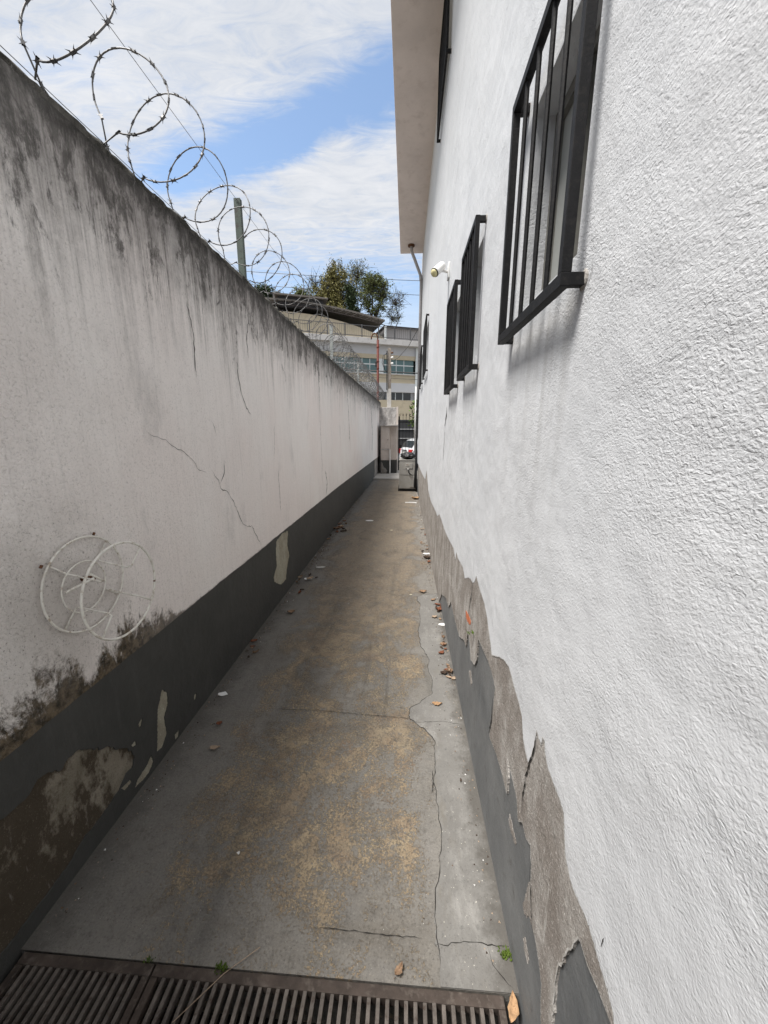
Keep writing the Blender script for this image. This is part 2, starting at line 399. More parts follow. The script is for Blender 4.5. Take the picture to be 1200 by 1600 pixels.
M_FLOOR = mat_floor(); M_STRIP = mat_strip()
M_CRACK, _g, _b = material('crack_dark', (.028, .026, .024), .95, 0, .1)
M_SOFT, _g, _b = material('soft_crack', (.10, .092, .085), .95, 0, .1)
M_HAIR, _g, _b = material('hairline_grey', (.20, .19, .185), .95, 0, .1)
M_COPE = mat_mortar('coping_mortar', (.10, .095, .085), (.17, .16, .145), (.035, .034, .028), .9, 60)
M_IRON = worn('black_iron_paint', (.010, .010, .011), .3, 30, .6, 0, .18, (.022, .020, .019), .0012, 160)
M_GLASSW, _g, _b = material('frosted_pane', (.30, .31, .295), .38, 0, .5)
M_ALU = worn('grey_window_frame', (.16, .155, .14), .2, 20, .5, .2, .4)
M_SOFFIT = worn('soffit_paint', (.66, .595, .57), .07, 3, .85, 0, .2, (.57, .505, .48), .003, 40)
M_GALV = worn('galvanised_steel', (.13, .13, .13), .35, 40, .5, .5, .4, (.075, .055, .045))
M_RUST = worn('rusty_cast_iron', (.062, .048, .040), .4, 14, .75, .2, .3, (.12, .10, .085), .002, 130)
M_BARS = worn('worn_grate_bar', (.115, .10, .088), .4, 20, .7, .2, .3, (.055, .038, .03), .002, 130)
M_PIT, _g, _b = material('drain_dark', (.012, .011, .01), .9, 0, .1)
M_WHITEWIRE = worn('white_coated_wire', (.76, .74, .68), .1, 18, .45, 0, .4, (.36, .28, .2))
M_RUSTDK = worn('rust', (.10, .045, .022), .4, 60, .8)
M_GREENPOST = worn('green_grey_post', (.085, .105, .09), .2, 12, .6, .2, .3, (.06, .055, .05))
M_PVC = worn('white_pvc', (.72, .71, .69), .06, 10, .4, 0, .4)
M_GREYPIPE = worn('grey_drainpipe', (.34, .33, .33), .12, 9, .5, 0, .4, (.22, .19, .17))
M_ACB = worn('ac_beige_metal', (.33, .318, .295), .07, 8, .5, .1, .4, (.30, .28, .24))
M_BLACK = worn('black_plastic', (.014, .014, .015), .3, 12, .5, 0, .4)
M_LABEL = worn('faded_label', (.45, .44, .40), .05, 10, .6)
M_SMUDGE = worn('faded_red_print', (.16, .07, .06), .1, 10, .6)

# ------------------------------------------------------------------ setting: ground
rng = random.Random(5)
def structure(name, bm, m): o = obj(name, bm, m); o['kind'] = 'structure'; return o
M_GROUND = worn('bare_ground', (.20, .18, .15), .2, 1.2, .95)
M_ASPH = worn('asphalt', (.055, .055, .056), .25, 3, .9, 0, .2, (.08, .078, .075), .004, 90)
structure('ground', nb(-300, 300, -60, 500, -1.2, -.42), M_GROUND)
structure('street', nb(-40, 40, 16.2, 23.4, -.6, -.35), M_ASPH)
structure('pavement', nb(-40, 40, 14.45, 16.2, -.6, -.22, .02), worn('pavement_concrete', (.28, .27, .25), .15, 2, .9))
bm = nb(-1.30, .60, .752, 12.0, -.30, 0.); box(bm, -1.30, .60, -3., .40, -.30, 0.)
structure('alley_floor', bm, M_FLOOR)
bm = nb(-1.30, .60, .40, .752, -.42, -.20); box(bm, -1.135, .60, .40, .4003, -.2, -.004)
structure('drain_channel', bm, M_PIT)
strip = [(0.1119,0.7347),(0.1212,0.782),(0.1234,0.8302),(0.1107,0.8439),(0.1229,0.9842),(0.1424,1.033),(0.162,1.1758),(0.1484,1.3343),(0.1415,1.4434),(0.1376,1.3395),(0.1591,1.4821),(0.169,1.6172),(0.1202,1.6891),(0.0392,1.7555),(0.0396,1.8326),(0.0844,1.8762),(0.1792,1.9685),(0.1837,2.0988),(0.165,2.2017),(0.1756,2.3159),(0.1467,2.4139),(0.1233,2.4693),(0.1133,2.6932),(0.1375,2.8801),(0.1276,2.9809),(0.1465,3.1405),(0.1137,3.23),(0.1276,3.2995),(0.1719,3.3449),(0.3609,3.4015)]
strip = [Vector(q) for q in strip if q[1] > .756]
edge = rough(strip, .012, .0025, rng)
o = sheet('floor_strip', [Vector((strip[0].x, .7525))]+edge+[Vector((.60, strip[-1].y)), Vector((.60, .7525))], [], ff, .004, M_STRIP); o['kind'] = 'structure'
structure('step_slab', nb(-1.20, .62, 11.9, 14.45, -.3, .045, .008), worn('pale_cement_slab', (.44, .41, .37), .12, 3, .85, 0, .2, (.33, .30, .27), .004, 60))
for pl, wd in (([(-0.7219,1.7775),(-0.4661,1.7844),(-0.2458,1.7698),(-0.0172,1.7612),(0.0392,1.7555)], .0030), ([(0.1102,0.8365),(0.1759,0.848),(0.2414,0.8536),(0.2736,0.8483),(0.3377,0.8495)], .0028),
               ([(-0.2716,0.8575),(-0.1995,0.8574),(-0.1277,0.8558),(-0.0263,0.853),(0.0736,0.8519)], .0022), ([(0.039,1.728),(0.2132,1.7485),(0.3215,1.7331)], .002), ([(0.2726,0.8439),(0.2796,0.8053),(0.324,0.7628)], .003)):
    ob = ribbon('floor_crack', pl, wd, ff, M_CRACK, None, rng, .012, .0016, .0055); ob['kind'] = 'structure'
ob = ribbon('floor_crack', [tuple(v) for v in edge[::2]], .0028, ff, M_CRACK, None, rng, .03, .001, .0052); ob['kind'] = 'structure'
structure('gravel_litter', bmesh.new(), None) if False else None

# ------------------------------------------------------------------ left boundary wall
LW = thing('boundary_wall', 'long stained whitewashed wall with dark grey base under the razor wire', 'wall', (-1.24, 0, 0))
bm = bmesh.new(); pr = []
for u in (-3, 6.2, 8.5, 11, 14.6): pr.append([bm.verts.new((x+bend(u), u, z)) for x, z in ((-1.36, -.3), (-1.156, -.3), (-1.156, 2.585), (-1.36, 2.585))])
for i in range(4):
    for k in range(4): bm.faces.new((pr[i][k], pr[i][(k+1) % 4], pr[i+1][(k+1) % 4], pr[i+1][k]))
bm.faces.new(pr[0]); bm.faces.new(pr[-1][::-1]); obj('wall_body', bm, M_MORT, LW)
bandtop = [Vector((u, .622+.004*mn.noise(Vector((u*1.7, 0, 0)))+(.0015*rng.gauss(0, 1)))) for u in [-3+.06*i for i in range(254)]]

bandtop = [v for v in bandtop if v.x < 12.2]
END = 14.6
sheet('white_paint', [*bandtop, Vector((END, bandtop[-1].y))]+[Vector((END-(END+3)*i/60, 2.56)) for i in range(61)], [], fl, .007, M_OLD, LW, -.007)
def hole(pts, step=.012, amp=.003): return rough(pts, step, amp, rng, True)
H = [hole([(0.7826,0.4529),(0.8348,0.4439),(0.8701,0.4451),(0.899,0.4662),(0.9358,0.4557),(0.9751,0.421),(0.9928,0.4365),(1.0334,0.4375),(1.0853,0.3968),(1.1186,0.3579),(1.1633,0.3312),(1.1936,0.283),(1.2429,0.2465),(1.2711,0.1792),(1.2508,0.1343),(1.2189,0.1426),(1.1938,0.125),(1.159,0.1072),(1.1104,0.096),(1.0474,0.0894),(0.9852,0.0892),(0.9341,0.0687),(0.8726,0.0627),(0.8133,0.0624),(0.756,0.055),(0.71,0.0619),(0.6549,0.0688),(0.5839,0.1449),(0.6597,0.5138)]),
     hole([(3.1138,0.581),(3.2746,0.6069),(3.4627,0.5867),(3.4221,0.4615),(3.4614,0.3294),(3.3621,0.2189),(3.3282,0.1329),(3.178,0.138),(3.0213,0.2302),(2.9987,0.2879),(3.093,0.3595),(3.0946,0.4677)]),
     hole([(1.4386,0.2605),(1.4856,0.3341),(1.517,0.2953),(1.5161,0.2383),(1.4774,0.1915),(1.4786,0.0954),(1.4365,0.055),(1.397,0.069),(1.4154,0.1404)], .006, .0015),
     hole([(1.317,0.0637),(1.364,0.0846),(1.3694,0.0436),(1.3336,0.0177),(1.2843,0.0233),(1.2463,0.0323),(1.2667,0.0567)], .006, .0015),
     hole([(1.3213,0.2955),(1.3474,0.3052),(1.3328,0.272),(1.3169,0.2732)], .004, .001), hole([(1.2674,0.2385),(1.29,0.2361),(1.2895,0.2136),(1.2679,0.2217)], .004, .001),
     hole([(1.5298,0.0399),(1.5671,0.036),(1.5561,0.0073),(1.5287,0.0063)], .004, .001), hole([(1.18,0.1085),(1.2319,0.0955),(1.2359,0.0776),(1.1953,0.0778)], .004, .001),
     hole([(1.7192,0.1199),(1.7434,0.1129),(1.7318,0.0853),(1.7138,0.0917)], .004, .001)]
sheet('grey_paint_band', [Vector((-3+15.2*i/50, -.05)) for i in range(51)]+bandtop[::-1], H, fl, .0045, M_BAND, LW, -.007)
M_PALEM = mat_mortar('pale_old_plaster', (.36, .34, .27), (.46, .44, .36), (.20, .17, .125), .45)
for h_ in H[1:]: sheet('bare_patch', h_, [], fl, .0012, M_PALEM, LW, -.007)
# worn patch where the band ends by the step
sheet('bare_patch', hole([(12.24, .05), (14.3, .05), (14.3, .60), (13.4, .62), (12.9, .55), (12.5, .60), (12.24, .56)], .08, .015), [], fl, .004, M_CEM, LW, -.007)
for pl, wd, mm in (([(1.6052,1.5456),(1.651,1.5201),(1.7025,1.5076),(1.7348,1.5039),(1.7736,1.4754),(1.8477,1.4501),(1.893,1.4214),(1.9461,1.3873),(1.9985,1.3302),(2.0625,1.3125)], .0026, M_SOFT),
               ([(2.1212,1.3212),(2.171,1.2658),(2.2029,1.2262),(2.2353,1.1813),(2.2992,1.1587),(2.3744,1.0728),(2.4257,0.9821),(2.4824,0.8997),(2.5515,0.863),(2.6185,0.8554),(2.6861,0.7619),(2.7697,0.6534)], .0048, M_SOFT),
               ([(2.2864,1.3686),(2.2704,1.2817),(2.2403,1.2532),(2.2107,1.2252)], .006, M_CRACK), ([(2.5839,2.0187),(2.5811,1.8964),(2.6126,1.7958),(2.6794,1.7016),(2.7498,1.6603)], .008, M_CRACK),
               ([(2.0289,2.1975),(2.0596,2.115),(2.0724,2.024),(2.06,1.9253),(2.0601,1.8275)], .008, M_CRACK), ([(1.7304,2.6039),(1.7239,2.5141),(1.7047,2.4352)], .003, M_HAIR),
               ([(2.8131,2.4493),(2.8223,2.3189),(2.7647,2.1785),(2.7748,2.0527)], .006, M_CRACK), ([(3.225,1.6156),(3.2132,1.4533),(3.1697,1.2912)], .004, M_HAIR),
               ([(3.2548,1.2165),(3.2685,0.9946),(3.2564,0.8186)], .008, M_HAIR), ([(5.1819,0.9986),(5.2872,0.8302),(5.2166,0.6357)], .02, M_CRACK), ([(4.9589,2.1328),(4.9745,1.4874),(5.0158,0.9722)], .008, M_HAIR),
               ([(2.1679,1.6113),(2.2035,1.5642),(2.2179,1.5192)], .006, M_HAIR), ([(7.1218,2.3853),(7.2979,1.9399),(7.3923,1.3358)], .03, M_HAIR), ([(11.1113,2.3226),(11.6363,1.4104),(11.4164,0.9348)], .05, M_CRACK)):
    ribbon('crack', pl, wd, fl, mm, LW, rng, .02, .004, .0012)
# uneven mortar coping
bm = bmesh.new(); rows = []
prof = [(-1.150, 2.45), (-1.143, 2.54), (-1.146, 2.578), (-1.165, 2.596), (-1.25, 2.606), (-1.34, 2.596), (-1.372, 2.55), (-1.37, 2.45)]
nU = 560
for i in range(nU+1):
    u = -1.5+i*(16.1/nU); row = []
    for k, (x, z) in enumerate(prof):
        q = Vector((u*7, k*1.3, 2)); a = mn.fractal(q*1.9, .8, 2., 4)
        a2 = mn.noise(Vector((u*17, k*5., 7)))+.6*mn.noise(Vector((u*41, k*3., 3)))
        s = 1. if 1 <= k <= 6 else 0.
        row.append(bm.verts.new((x+(.004*a+.003*a2)*s, u, z+(.010*a+.009*a2)*s)))
    rows.append(row)
for i in range(nU):
    for k in range(len(prof)-1): bm.faces.new((rows[i][k], rows[i][k+1], rows[i+1][k+1], rows[i+1][k]))
# keep the coping's face clear of the paint below: only its upper lip overlaps
for row in rows:
    row[0].co.x = -1.1535; row[0].co.z = 2.50; row[1].co.x = -1.1515+.004*max(0, mn.noise(Vector((row[1].co.y*9, 1, 1))))
    row[1].co.z = 2.552+.02*mn.noise(Vector((row[1].co.y*11, 3, 1)))
for row in rows:
    for v in row: v.co.x += bend(v.co.y)
obj('coping', bm, M_COPE, LW, True)

# ------------------------------------------------------------------ right-hand house
HS = thing('white_house', 'tall white stuccoed house with peeling base, black window grilles and brown eave', 'house', (3, 4, 0))
GR = [(.80, 1.30, 1.82, 2.45), (1.85, 2.275, 1.83, 2.457), (2.53, 3.00, 1.82, 2.45), (6.08, 7.10, 2.45, 3.26), (7.70, 8.70, 2.45, 3.16), (3.85, 4.85, 4.62, 5.36)]
HU0, HU1, HZ = -3., 9.8, 5.452
WN = [(u0+.055, u1-.055, z0+.075, z1-.06) for u0, u1, z0, z1 in GR]
bm = bmesh.new()
base_out = rect(HU0, HU1, -.3, HZ)
sheet('wall_base', base_out, [rect(*q) for q in WN], fr, .0, M_PLINTH, HS)
bm = bmesh.new()                                                     # end, back and flank of the house
for a, b_ in (((RX(HU1), HU1), (8, HU1)), ((8, HU1), (8, HU0)), ((8, HU0), (RX(HU0), HU0))):
    f = bm.faces.new([bm.verts.new(q) for q in ((*a, -.3), (*b_, -.3), (*b_, HZ), (*a, HZ))])
obj('side_walls', bm, M_STUCCO, HS)
WHITE = [(0.4132,0.6549),(0.419,0.6678),(0.4397,0.6771),(0.4604,0.6821),(0.4833,0.6905),(0.5051,0.698),(0.5258,0.6961),(0.5473,0.6919),(0.5706,0.6886),(0.5906,0.7006),(0.607,0.713),(0.6217,0.7523),(0.6334,0.7863),(0.6577,0.7946),(0.681,0.7943),(0.7068,0.798),(0.7263,0.8014),(0.7469,0.8207),(0.7543,0.8417),(0.7662,0.841),(0.7716,0.8141),(0.7852,0.8174),(0.803,0.8265),(0.8095,0.7826),(0.8218,0.7217),(0.8373,0.6955),(0.8525,0.7042),(0.8738,0.7138),(0.8892,0.73),(0.9094,0.7739),(0.9403,0.7915),(0.99,0.8032),(1.0237,0.8174),(1.0578,0.8266),(1.1109,0.8144),(1.1657,0.7885),(1.2626,0.7319),(1.3049,0.7697),(1.37,0.8227),(1.4336,0.8573),(1.501,0.8687),(1.5592,0.8785),(1.6248,0.9001),(1.6652,0.8515),(1.7086,0.8297),(1.7539,0.8341),(1.8388,0.8043),(1.9197,0.7655),(1.9985,0.8019),(2.1949,0.7838),(2.2721,0.8014),(2.2968,0.7413),(2.4061,0.7838),(2.5947,0.7665),(2.7957,0.7569),(3.0075,0.7569),(3.2583,0.7731),(3.4467,0.7807),(3.664,0.7153),(3.8601,0.7189),(4.5702,0.6872),(5.1682,0.7376),(5.6682,0.9725),(6.019,0.7812),(7.006,0.7512),(8.039,0.7433)]
DARK = [(0.6121,0.1999),(0.6266,0.2548),(0.6312,0.2878),(0.6594,0.3161),(0.6853,0.3314),(0.7023,0.3439),(0.7198,0.3567),(0.735,0.3962),(0.7572,0.4792),(0.7708,0.5123),(0.8009,0.4923),(0.8357,0.5008),(0.8671,0.4671),(0.8892,0.5149),(0.9271,0.5259),(1.0106,0.5504),(0.9794,0.4911),(0.9776,0.4318),(1.0349,0.4426),(1.1205,0.4392),(1.184,0.4231),(1.2191,0.4178),(1.2182,0.4699),(1.1987,0.5617),(1.1936,0.646),(1.2229,0.6636),(1.26,0.669),(1.3203,0.6714),(1.3771,0.6651),(1.5129,0.6525),(1.5172,0.5445),(1.5547,0.4893),(1.6462,0.4577),(1.6907,0.5135),(1.7584,0.5482),(1.7847,0.4402),(1.8482,0.4388),(2.0045,0.3688),(2.1265,0.3663),(2.216,0.3658),(2.4242,0.3852),(2.5429,0.2869),(2.7116,0.2781),(3.0261,0.1653)]
def ragged(pl, rng):
    out = []
    for i in range(len(pl)-1):
        u = pl[i][0]; k = min(1., max(.45, u/2.2)); out += rough([pl[i], pl[i+1]], .006*k, .0019*k, rng)[:-1]
        if rng.random() < .55: out.append(out[-1]+Vector((.004*k, rng.uniform(.004, .016)*k)))
    out.append(Vector(pl[-1])); return out
wl = rough([(HU0, .66), (-1.5, .68), (-.2, .65), (.2, .66), (.405, .652)], .03, .008, rng)+ragged(WHITE, rng)
wl = wl+[Vector((HU1, wl[-1].y))]
def rects(m=0): return [rect(a-m, b_+m, c-m, d+m) for a, b_, c, d in WN]
sheet('white_render', wl+[Vector((HU1, HZ)), Vector((HU0, HZ))], rects(), fr, .0075, M_STUCCO, HS, .0005)
dk = ragged(DARK, rng)
hole_b = rough([(0.5727,0.2962),(0.5816,0.3905),(0.5804,0.4446),(0.5577,0.5378),(0.5422,0.5773),(0.5359,0.6058),(0.5302,0.6245),(0.5213,0.6294),(0.4938,0.6256),(0.4728,0.6314),(0.4568,0.6352),(0.4374,0.6374),(0.4225,0.638)], .014, .0028, rng)
up = []
for v in wl[::-1]:                                                    # cement skim tucks 4 cm under the white render
    up.append(Vector((v.x, v.y+.04)))
sk = [Vector((.2, .30)), Vector((.45, .06)), Vector((dk[0].x-.004, .02))]+dk+[Vector((3.4, -.02)), Vector((8.4, -.02)), Vector((8.9, .18)), Vector((9.1, .40)), Vector((9.3, .66))]
upc = [Vector((u, .55)) for u in (9.3, 7.0)]
WT = [Vector((v[0], v[1]+.012)) for v in WHITE[::-1] if v[0] < 7.0]
sk2 = rough(sk[2:], .02, .002, rng)
nearc = [Vector((.62, .43)), Vector((.55, .46)), Vector((-.3, .47))]
cem = [Vector((dk[0].x-.01, -.02))]+dk+rough([(dk[-1].x, dk[-1].y), (3.2, .012), (3.4, -.02)], .02, .002, rng)+[Vector((8.3, -.02))]+rough([(8.3, -.02), (8.5, .15), (8.8, .22), (8.95, .42), (9.1, .5)], .03, .008, rng)[1:]+[Vector((9.1, .6))]
cem = [v for v in cem]
topc = [Vector((9.1, 1.02)), Vector((.35, 1.02))]
hb = [v for v in hole_b]
# near tip: the skim ends in a forked tongue round the bared dark plinth
cem = cem+topc+[Vector((.35, hb[-1].y-.006))]+hb[::-1]+[Vector((hb[0].x, -.02))]
sheet('cement_skim', cem, [], fr, .0065, M_CEM, HS, .0002)
cem_near = rough([(.60, .40), (.55, .2), (.5, .1), (.42, -.02)], .01, .003, rng)
for pl in ([(1.5191,0.2403),(1.4506,0.373),(1.3595,0.4786),(1.3032,0.4945),(1.2345,0.4894)],):
    pass
M_CHIP = mat_mortar('chipped_lip', (.40, .385, .36), (.56, .545, .52), (.25, .23, .20), .6)
for pl_, wd_, of_ in ((dk, .0035, .0072), (hole_b, .005, .0072), (ragged(WHITE, rng)[:520], .0032, .0086)):
    ribbon('chipped_lip', [tuple(v) for v in pl_], wd_, fr, M_CHIP, HS, rng, .02, .0016, of_)
FLK = [([(0.7866,0.2778),(0.7778,0.327),(0.7649,0.3967),(0.7493,0.4316),(0.735,0.3962),(0.723,0.3511),(0.7426,0.3133),(0.7733,0.2699)], M_CEM, .002),
       ([(0.7358,0.307),(0.7247,0.3395),(0.7023,0.3439),(0.6945,0.3319),(0.7131,0.3138)], M_CEM, .0015), ([(0.7644,0.1957),(0.7541,0.2192),(0.7235,0.2038),(0.718,0.2027),(0.7223,0.1803),(0.7431,0.1782)], M_CEM, .0012),
       ([(0.9569,0.3571),(0.9502,0.3856),(0.9284,0.3837),(0.9054,0.3748),(0.873,0.3755),(0.8813,0.3592),(0.9124,0.3508),(0.9327,0.3484)], M_CEM, .0012), ([(1.6965,0.3508),(1.6522,0.3897),(1.605,0.3531),(1.6322,0.3254)], M_CEM, .0012)]
for pl, mm, t in FLK: sheet('paint_flake', rough(pl, .004, .0024, rng, True), [], fr, t, mm, HS, .0003)
for pl, wd, mm in (([(0.797,0.8209),(0.8104,0.751),(0.8319,0.685),(0.8472,0.5845),(0.8423,0.5254)], .006, M_CRACK), ([(0.7592,0.4868),(0.7334,0.3989),(0.6976,0.3263)], .004, M_CRACK),
               ([(1.2023,0.6259),(1.2013,0.5185),(1.2234,0.4138)], .007, M_CRACK), ([(1.7091,0.8592),(1.7035,0.7853),(1.7429,0.6811),(1.7448,0.6273)], .008, M_CRACK), ([(1.6929,0.969),(1.6959,0.8712)], .003, M_HAIR),
               ([(3.1514,1.7438),(3.1509,1.6785),(3.229,1.6297)], .035, M_CRACK), ([(3.2043,1.6291),(3.2425,1.5986),(3.2328,1.5722)], .05, M_CRACK), ([(0.8107,1.8133),(0.8209,1.802),(0.8281,1.7985)], .003, M_CRACK), ([(0.7804,1.8663),(0.7757,1.8386),(0.7909,1.8144),(0.8177,1.81)], .0016, M_HAIR), ([(0.7054,1.0908),(0.6954,1.0755),(0.6894,1.0754)], .0022, M_HAIR), ([(0.4659,0.72),(0.4643,0.7374),(0.4626,0.7462)], .004, M_CRACK),
               ([(3.2309,1.5669),(3.274,1.4055),(3.2863,1.2947)], .02, M_HAIR)):
    ribbon('crack', pl, wd, fr, mm, HS, rng, .012, .002, .0095)
sheet('exposed_brick', rough([(1.8407,0.6168),(1.7659,0.6339),(1.6913,0.632),(1.6953,0.616),(1.771,0.5881),(1.8217,0.5898)], .01, .002, rng, True), [], fr, .0016, worn('orange_brick', (.42, .13, .06), .25, 30, .9), HS, .0066)
# windows and grilles
for (u0, u1, z0, z1), (a, b_, c, d) in zip(GR, WN):
    wn = obj('window', bmesh.new(), M_ALU, HS)
    bm = bmesh.new()
    D = .10
    for p0, p1 in (((a, c), (b_, c)), ((b_, c), (b_, d)), ((b_, d), (a, d)), ((a, d), (a, c))):
        f = bm.faces.new([bm.verts.new(v) for v in (fr(*p0, .0005), fr(*p1, .0005), fr(*p1, -D), fr(*p0, -D))])
    obj('reveal', bm, M_STUCCO, wn)
    bm = bmesh.new()
    for q in ((a, a+.03, c, d), (b_-.03, b_, c, d), (a+.03, b_-.03, c, c+.03), (a+.03, b_-.03, d-.03, d), ((a+b_)/2-.012, (a+b_)/2+.012, c+.03, d-.03)):
        box(bm, RX(u0)+.05, RX(u0)+.085, q[0], q[1], q[2], q[3])
    obj('frame', bm, M_ALU, wn)
    obj('pane', nb(RX(u0)+.064, RX(u0)+.07, a+.01, b_-.01, c+.01, d-.01), M_GLASSW, wn)
    gr = obj('window_grille', bmesh.new(), M_IRON, HS); x = RX(u0); o0, o1 = x-.056, x-.036
    T, TH = .018, .024
    bm = nb(o0, o1, u0, u0+T, z0+TH, z1-TH, .0012); box(bm, o0, o1, u1-T, u1, z0+TH, z1-TH, .0012)
    box(bm, o0, o1, u0, u1, z0, z0+TH, .0012); box(bm, o0, o1, u0, u1, z1-TH, z1, .0012)
    obj('frame', bm, M_IRON, gr)
    nbar = 4 if u1-u0 < .6 else 8
    for k in range(nbar):
        uc = u0+T+(u1-u0-2*T)*(k+1)/(nbar+1); ux = rng.gauss(0, .0012)
        obj('bar', nt_([(o0+.010, uc+ux, z0+TH*.5), (o0+.010, uc-ux, z1-TH*.5)], .0058, 8), M_IRON, gr)
    for uu in (u0, u1-T):
        for zz in (z0+.001, z1-TH-.001):
            obj('arm', nb(o1-.001, x+.01, uu, uu+T, zz, zz+TH-.001, .001), M_IRON, gr)
            bm = bmesh.new(); bmesh.ops.create_icosphere(bm, subdivisions=2, radius=1.)
            for v in bm.verts:
                n_ = v.co.normalized(); kk = 1+.35*mn.noise(n_*2.+Vector((uu*9, zz*7, 0))); v.co = Vector((x-.0075+n_.x*.006*kk, uu+T/2+n_.y*.017*kk, zz+TH/2+n_.z*.019*kk))
            obj('mortar_patch', bm, M_CEM, gr, True)
# eave
bm = nb(-.222, 8.4, HU0-.4, 9.45, HZ, HZ+.11, .006); obj('eave', bm, M_SOFFIT, HS)
bm = bmesh.new()
vs = [bm.verts.new(q) for q in ((-.20, HU0-.4, HZ+.112), (8.3, HU0-.4, HZ+.112), (8.3, 9.4, HZ+.112), (-.20, 9.4, HZ+.112), (1.4, HU0+1, HZ+1.1), (6.8, HU0+1, HZ+1.1), (6.8, 7.8, HZ+1.1), (1.4, 7.8, HZ+1.1))]
for q in ((0, 1, 5, 4), (1, 2, 6, 5), (2, 3, 7, 6), (3, 0, 4, 7), (4, 5, 6, 7)): bm.faces.new([vs[i] for i in q])
obj('roof', bm, worn('clay_roof', (.28, .12, .07), .2, 4, .9), HS)
dp = thing('drainpipe', 'grey drainpipe bent from the eave to the house corner', 'drainpipe', (.26, 9.2, 5.3))
obj('pipe', nt_([(.02, 9.05, 5.452), (.03, 9.06, 5.33), (.10, 9.07, 5.18), (.235, 9.12, 4.88), (.25, 9.13, 4.80), (.25, 9.14, 4.5), (.247, 9.16, 2.5)], .032, 12), M_GREYPIPE, dp, True)
obj('collar', nt_([(.02, 9.05, 5.452), (.021, 9.05, 5.425)], .075, 14), M_RUSTDK, dp, True)
obj('joint', nt_([(.235, 9.12, 4.88), (.25, 9.13, 4.78)], .038, 12), M_GREYPIPE, dp, True)

# ------------------------------------------------------------------ spotlight on the house
def lathe(prof, n=18):
    bm = bmesh.new(); R = []
    for r, z in prof: R.append([bm.verts.new((r*cos(2*pi*k/n), r*sin(2*pi*k/n), z)) for k in range(n)])
    for i in range(len(R)-1):
        for k in range(n): bm.faces.new((R[i][k], R[i][(k+1) % n], R[i+1][(k+1) % n], R[i+1][k]))
    bm.faces.new(R[0][::-1]); bm.faces.new(R[-1]); return bm
SP = thing('spotlight', 'white outdoor spotlight tilted down from the white house wall', 'spotlight', (RX(3.37)-.008, 3.37, 2.805))
x0 = RX(3.37)-.0085
obj('mounting_plate', nb(x0-.014, x0+.002, 3.325, 3.41, 2.748, 2.862, .005), M_PVC, SP, True)
obj('arm', nt_([(x0-.008, 3.37, 2.802), (x0-.04, 3.36, 2.806), (x0-.06, 3.355, 2.815)], .009, 8), M_PVC, SP, True)
obj('knuckle', nb(x0-.085, x0-.045, 3.335, 3.37, 2.80, 2.835, .008), M_PVC, SP, True)
ax = Vector((-.60, -.42, -.62)).normalized(); q = ax.to_track_quat('Z', 'Y').to_matrix().to_4x4(); o0 = Vector((x0-.055, 3.35, 2.845))
for nm, pf, mm in (('housing', [(.018, -.012), (.034, 0.), (.037, .02), (.037, .105), (.040, .106), (.040, .116)], M_PVC), ('rim', [(.0395, .116), (.0395, .122), (.034, .122)], M_BLACK),
                   ('bulb', [(.033, .120), (.034, .128), (.031, .138), (.018, .148), (.004, .151)], worn('yellowed_lens', (.55, .50, .27), .12, 60, .3))):
    bm = lathe(pf); bmesh.ops.transform(bm, matrix=Matrix.Translation(o0) @ q @ Matrix.Scale(.88, 4), verts=bm.verts[:]); obj(nm, bm, mm, SP, True)

# ------------------------------------------------------------------ razor wire
RWR = thing('razor_wire', 'rusty grey razor wire coil running along the top of the stained wall', 'razor wire', (-1.1, 4, 2.6))
cx, cz, rr = -1.085, 2.792, .168
helix = []; t = 0.; u = .80
def hp(t, u, j):
    r_ = rr*(1+.045*sin(j*1.7)+.02*sin(t*2+j*1.3)); return Vector((cx+bend(u)+r_*cos(t)+.012*sin(j*.9), u, cz+r_*1.02*sin(t)))
k = 0; u = 1.357
while u < 13.7:
    pitch = .272 if u < 4.6 else (.272-(u-4.6)*.12 if u < 6 else .088)
    tilt = rng.gauss(.02, .015); r_ = (.145, .146, .178, .160)[k] if k < 4 else .163*(1+.05*sin(k*1.7)+rng.gauss(0, .025)); dx, dz = ((.030, .028, -.010, -.018)[k] if k < 4 else rng.gauss(-.01, .006)), rng.gauss(0, .005); lean = rng.gauss(0, .02)
    C0 = Vector((cx+bend(u)+dx, u, 2.622+r_+dz))
    helix += [Vector((C0.x-.82*r_, u-.01, 2.613))]
    for a in range(-118, 208, 9):
        t = rad(a); helix.append(C0+Vector((r_*cos(t)+lean*sin(t), tilt*sin(t)+.012*sin(2*t+k), r_*1.06*sin(t))))
    helix += [Vector((C0.x-.84*r_, u+.015, 2.615)), Vector((-1.215+bend(u), u+.5*pitch, 2.612))]
    u += pitch*(1+rng.gauss(0, .015 if k < 6 else .06)); k += 1
obj('coil', nt_(helix, .0029, 6), M_GALV, RWR, True)
bme = bpy.data.meshes.new('barb')
bv = []; bf = []
def quad(*q): k = len(bv); bv.extend(q); bf.append(tuple(range(k, k+len(q))))
for sx in (-1, 1):
    for sy in (-1, 1):
        for zz in (-.0006, .0006): quad((sx*.004, 0, zz), (sx*.005, sy*.0055, zz), (sx*.017, sy*.0135, zz), (sx*.0085, sy*.004, zz), (sx*.0105, 0, zz))
for zz in (-.0032, .0032): quad((-.0105, -.0048, zz), (.0105, -.0048, zz), (.0105, .0048, zz), (-.0105, .0048, zz))
for yy in (-.0048, .0048): quad((-.0105, yy, -.0032), (.0105, yy, -.0032), (.0105, yy, .0032), (-.0105, yy, .0032))
bme.from_pydata(bv, [], bf); bme.materials.append(M_GALV)
acc = 0.; spots = []
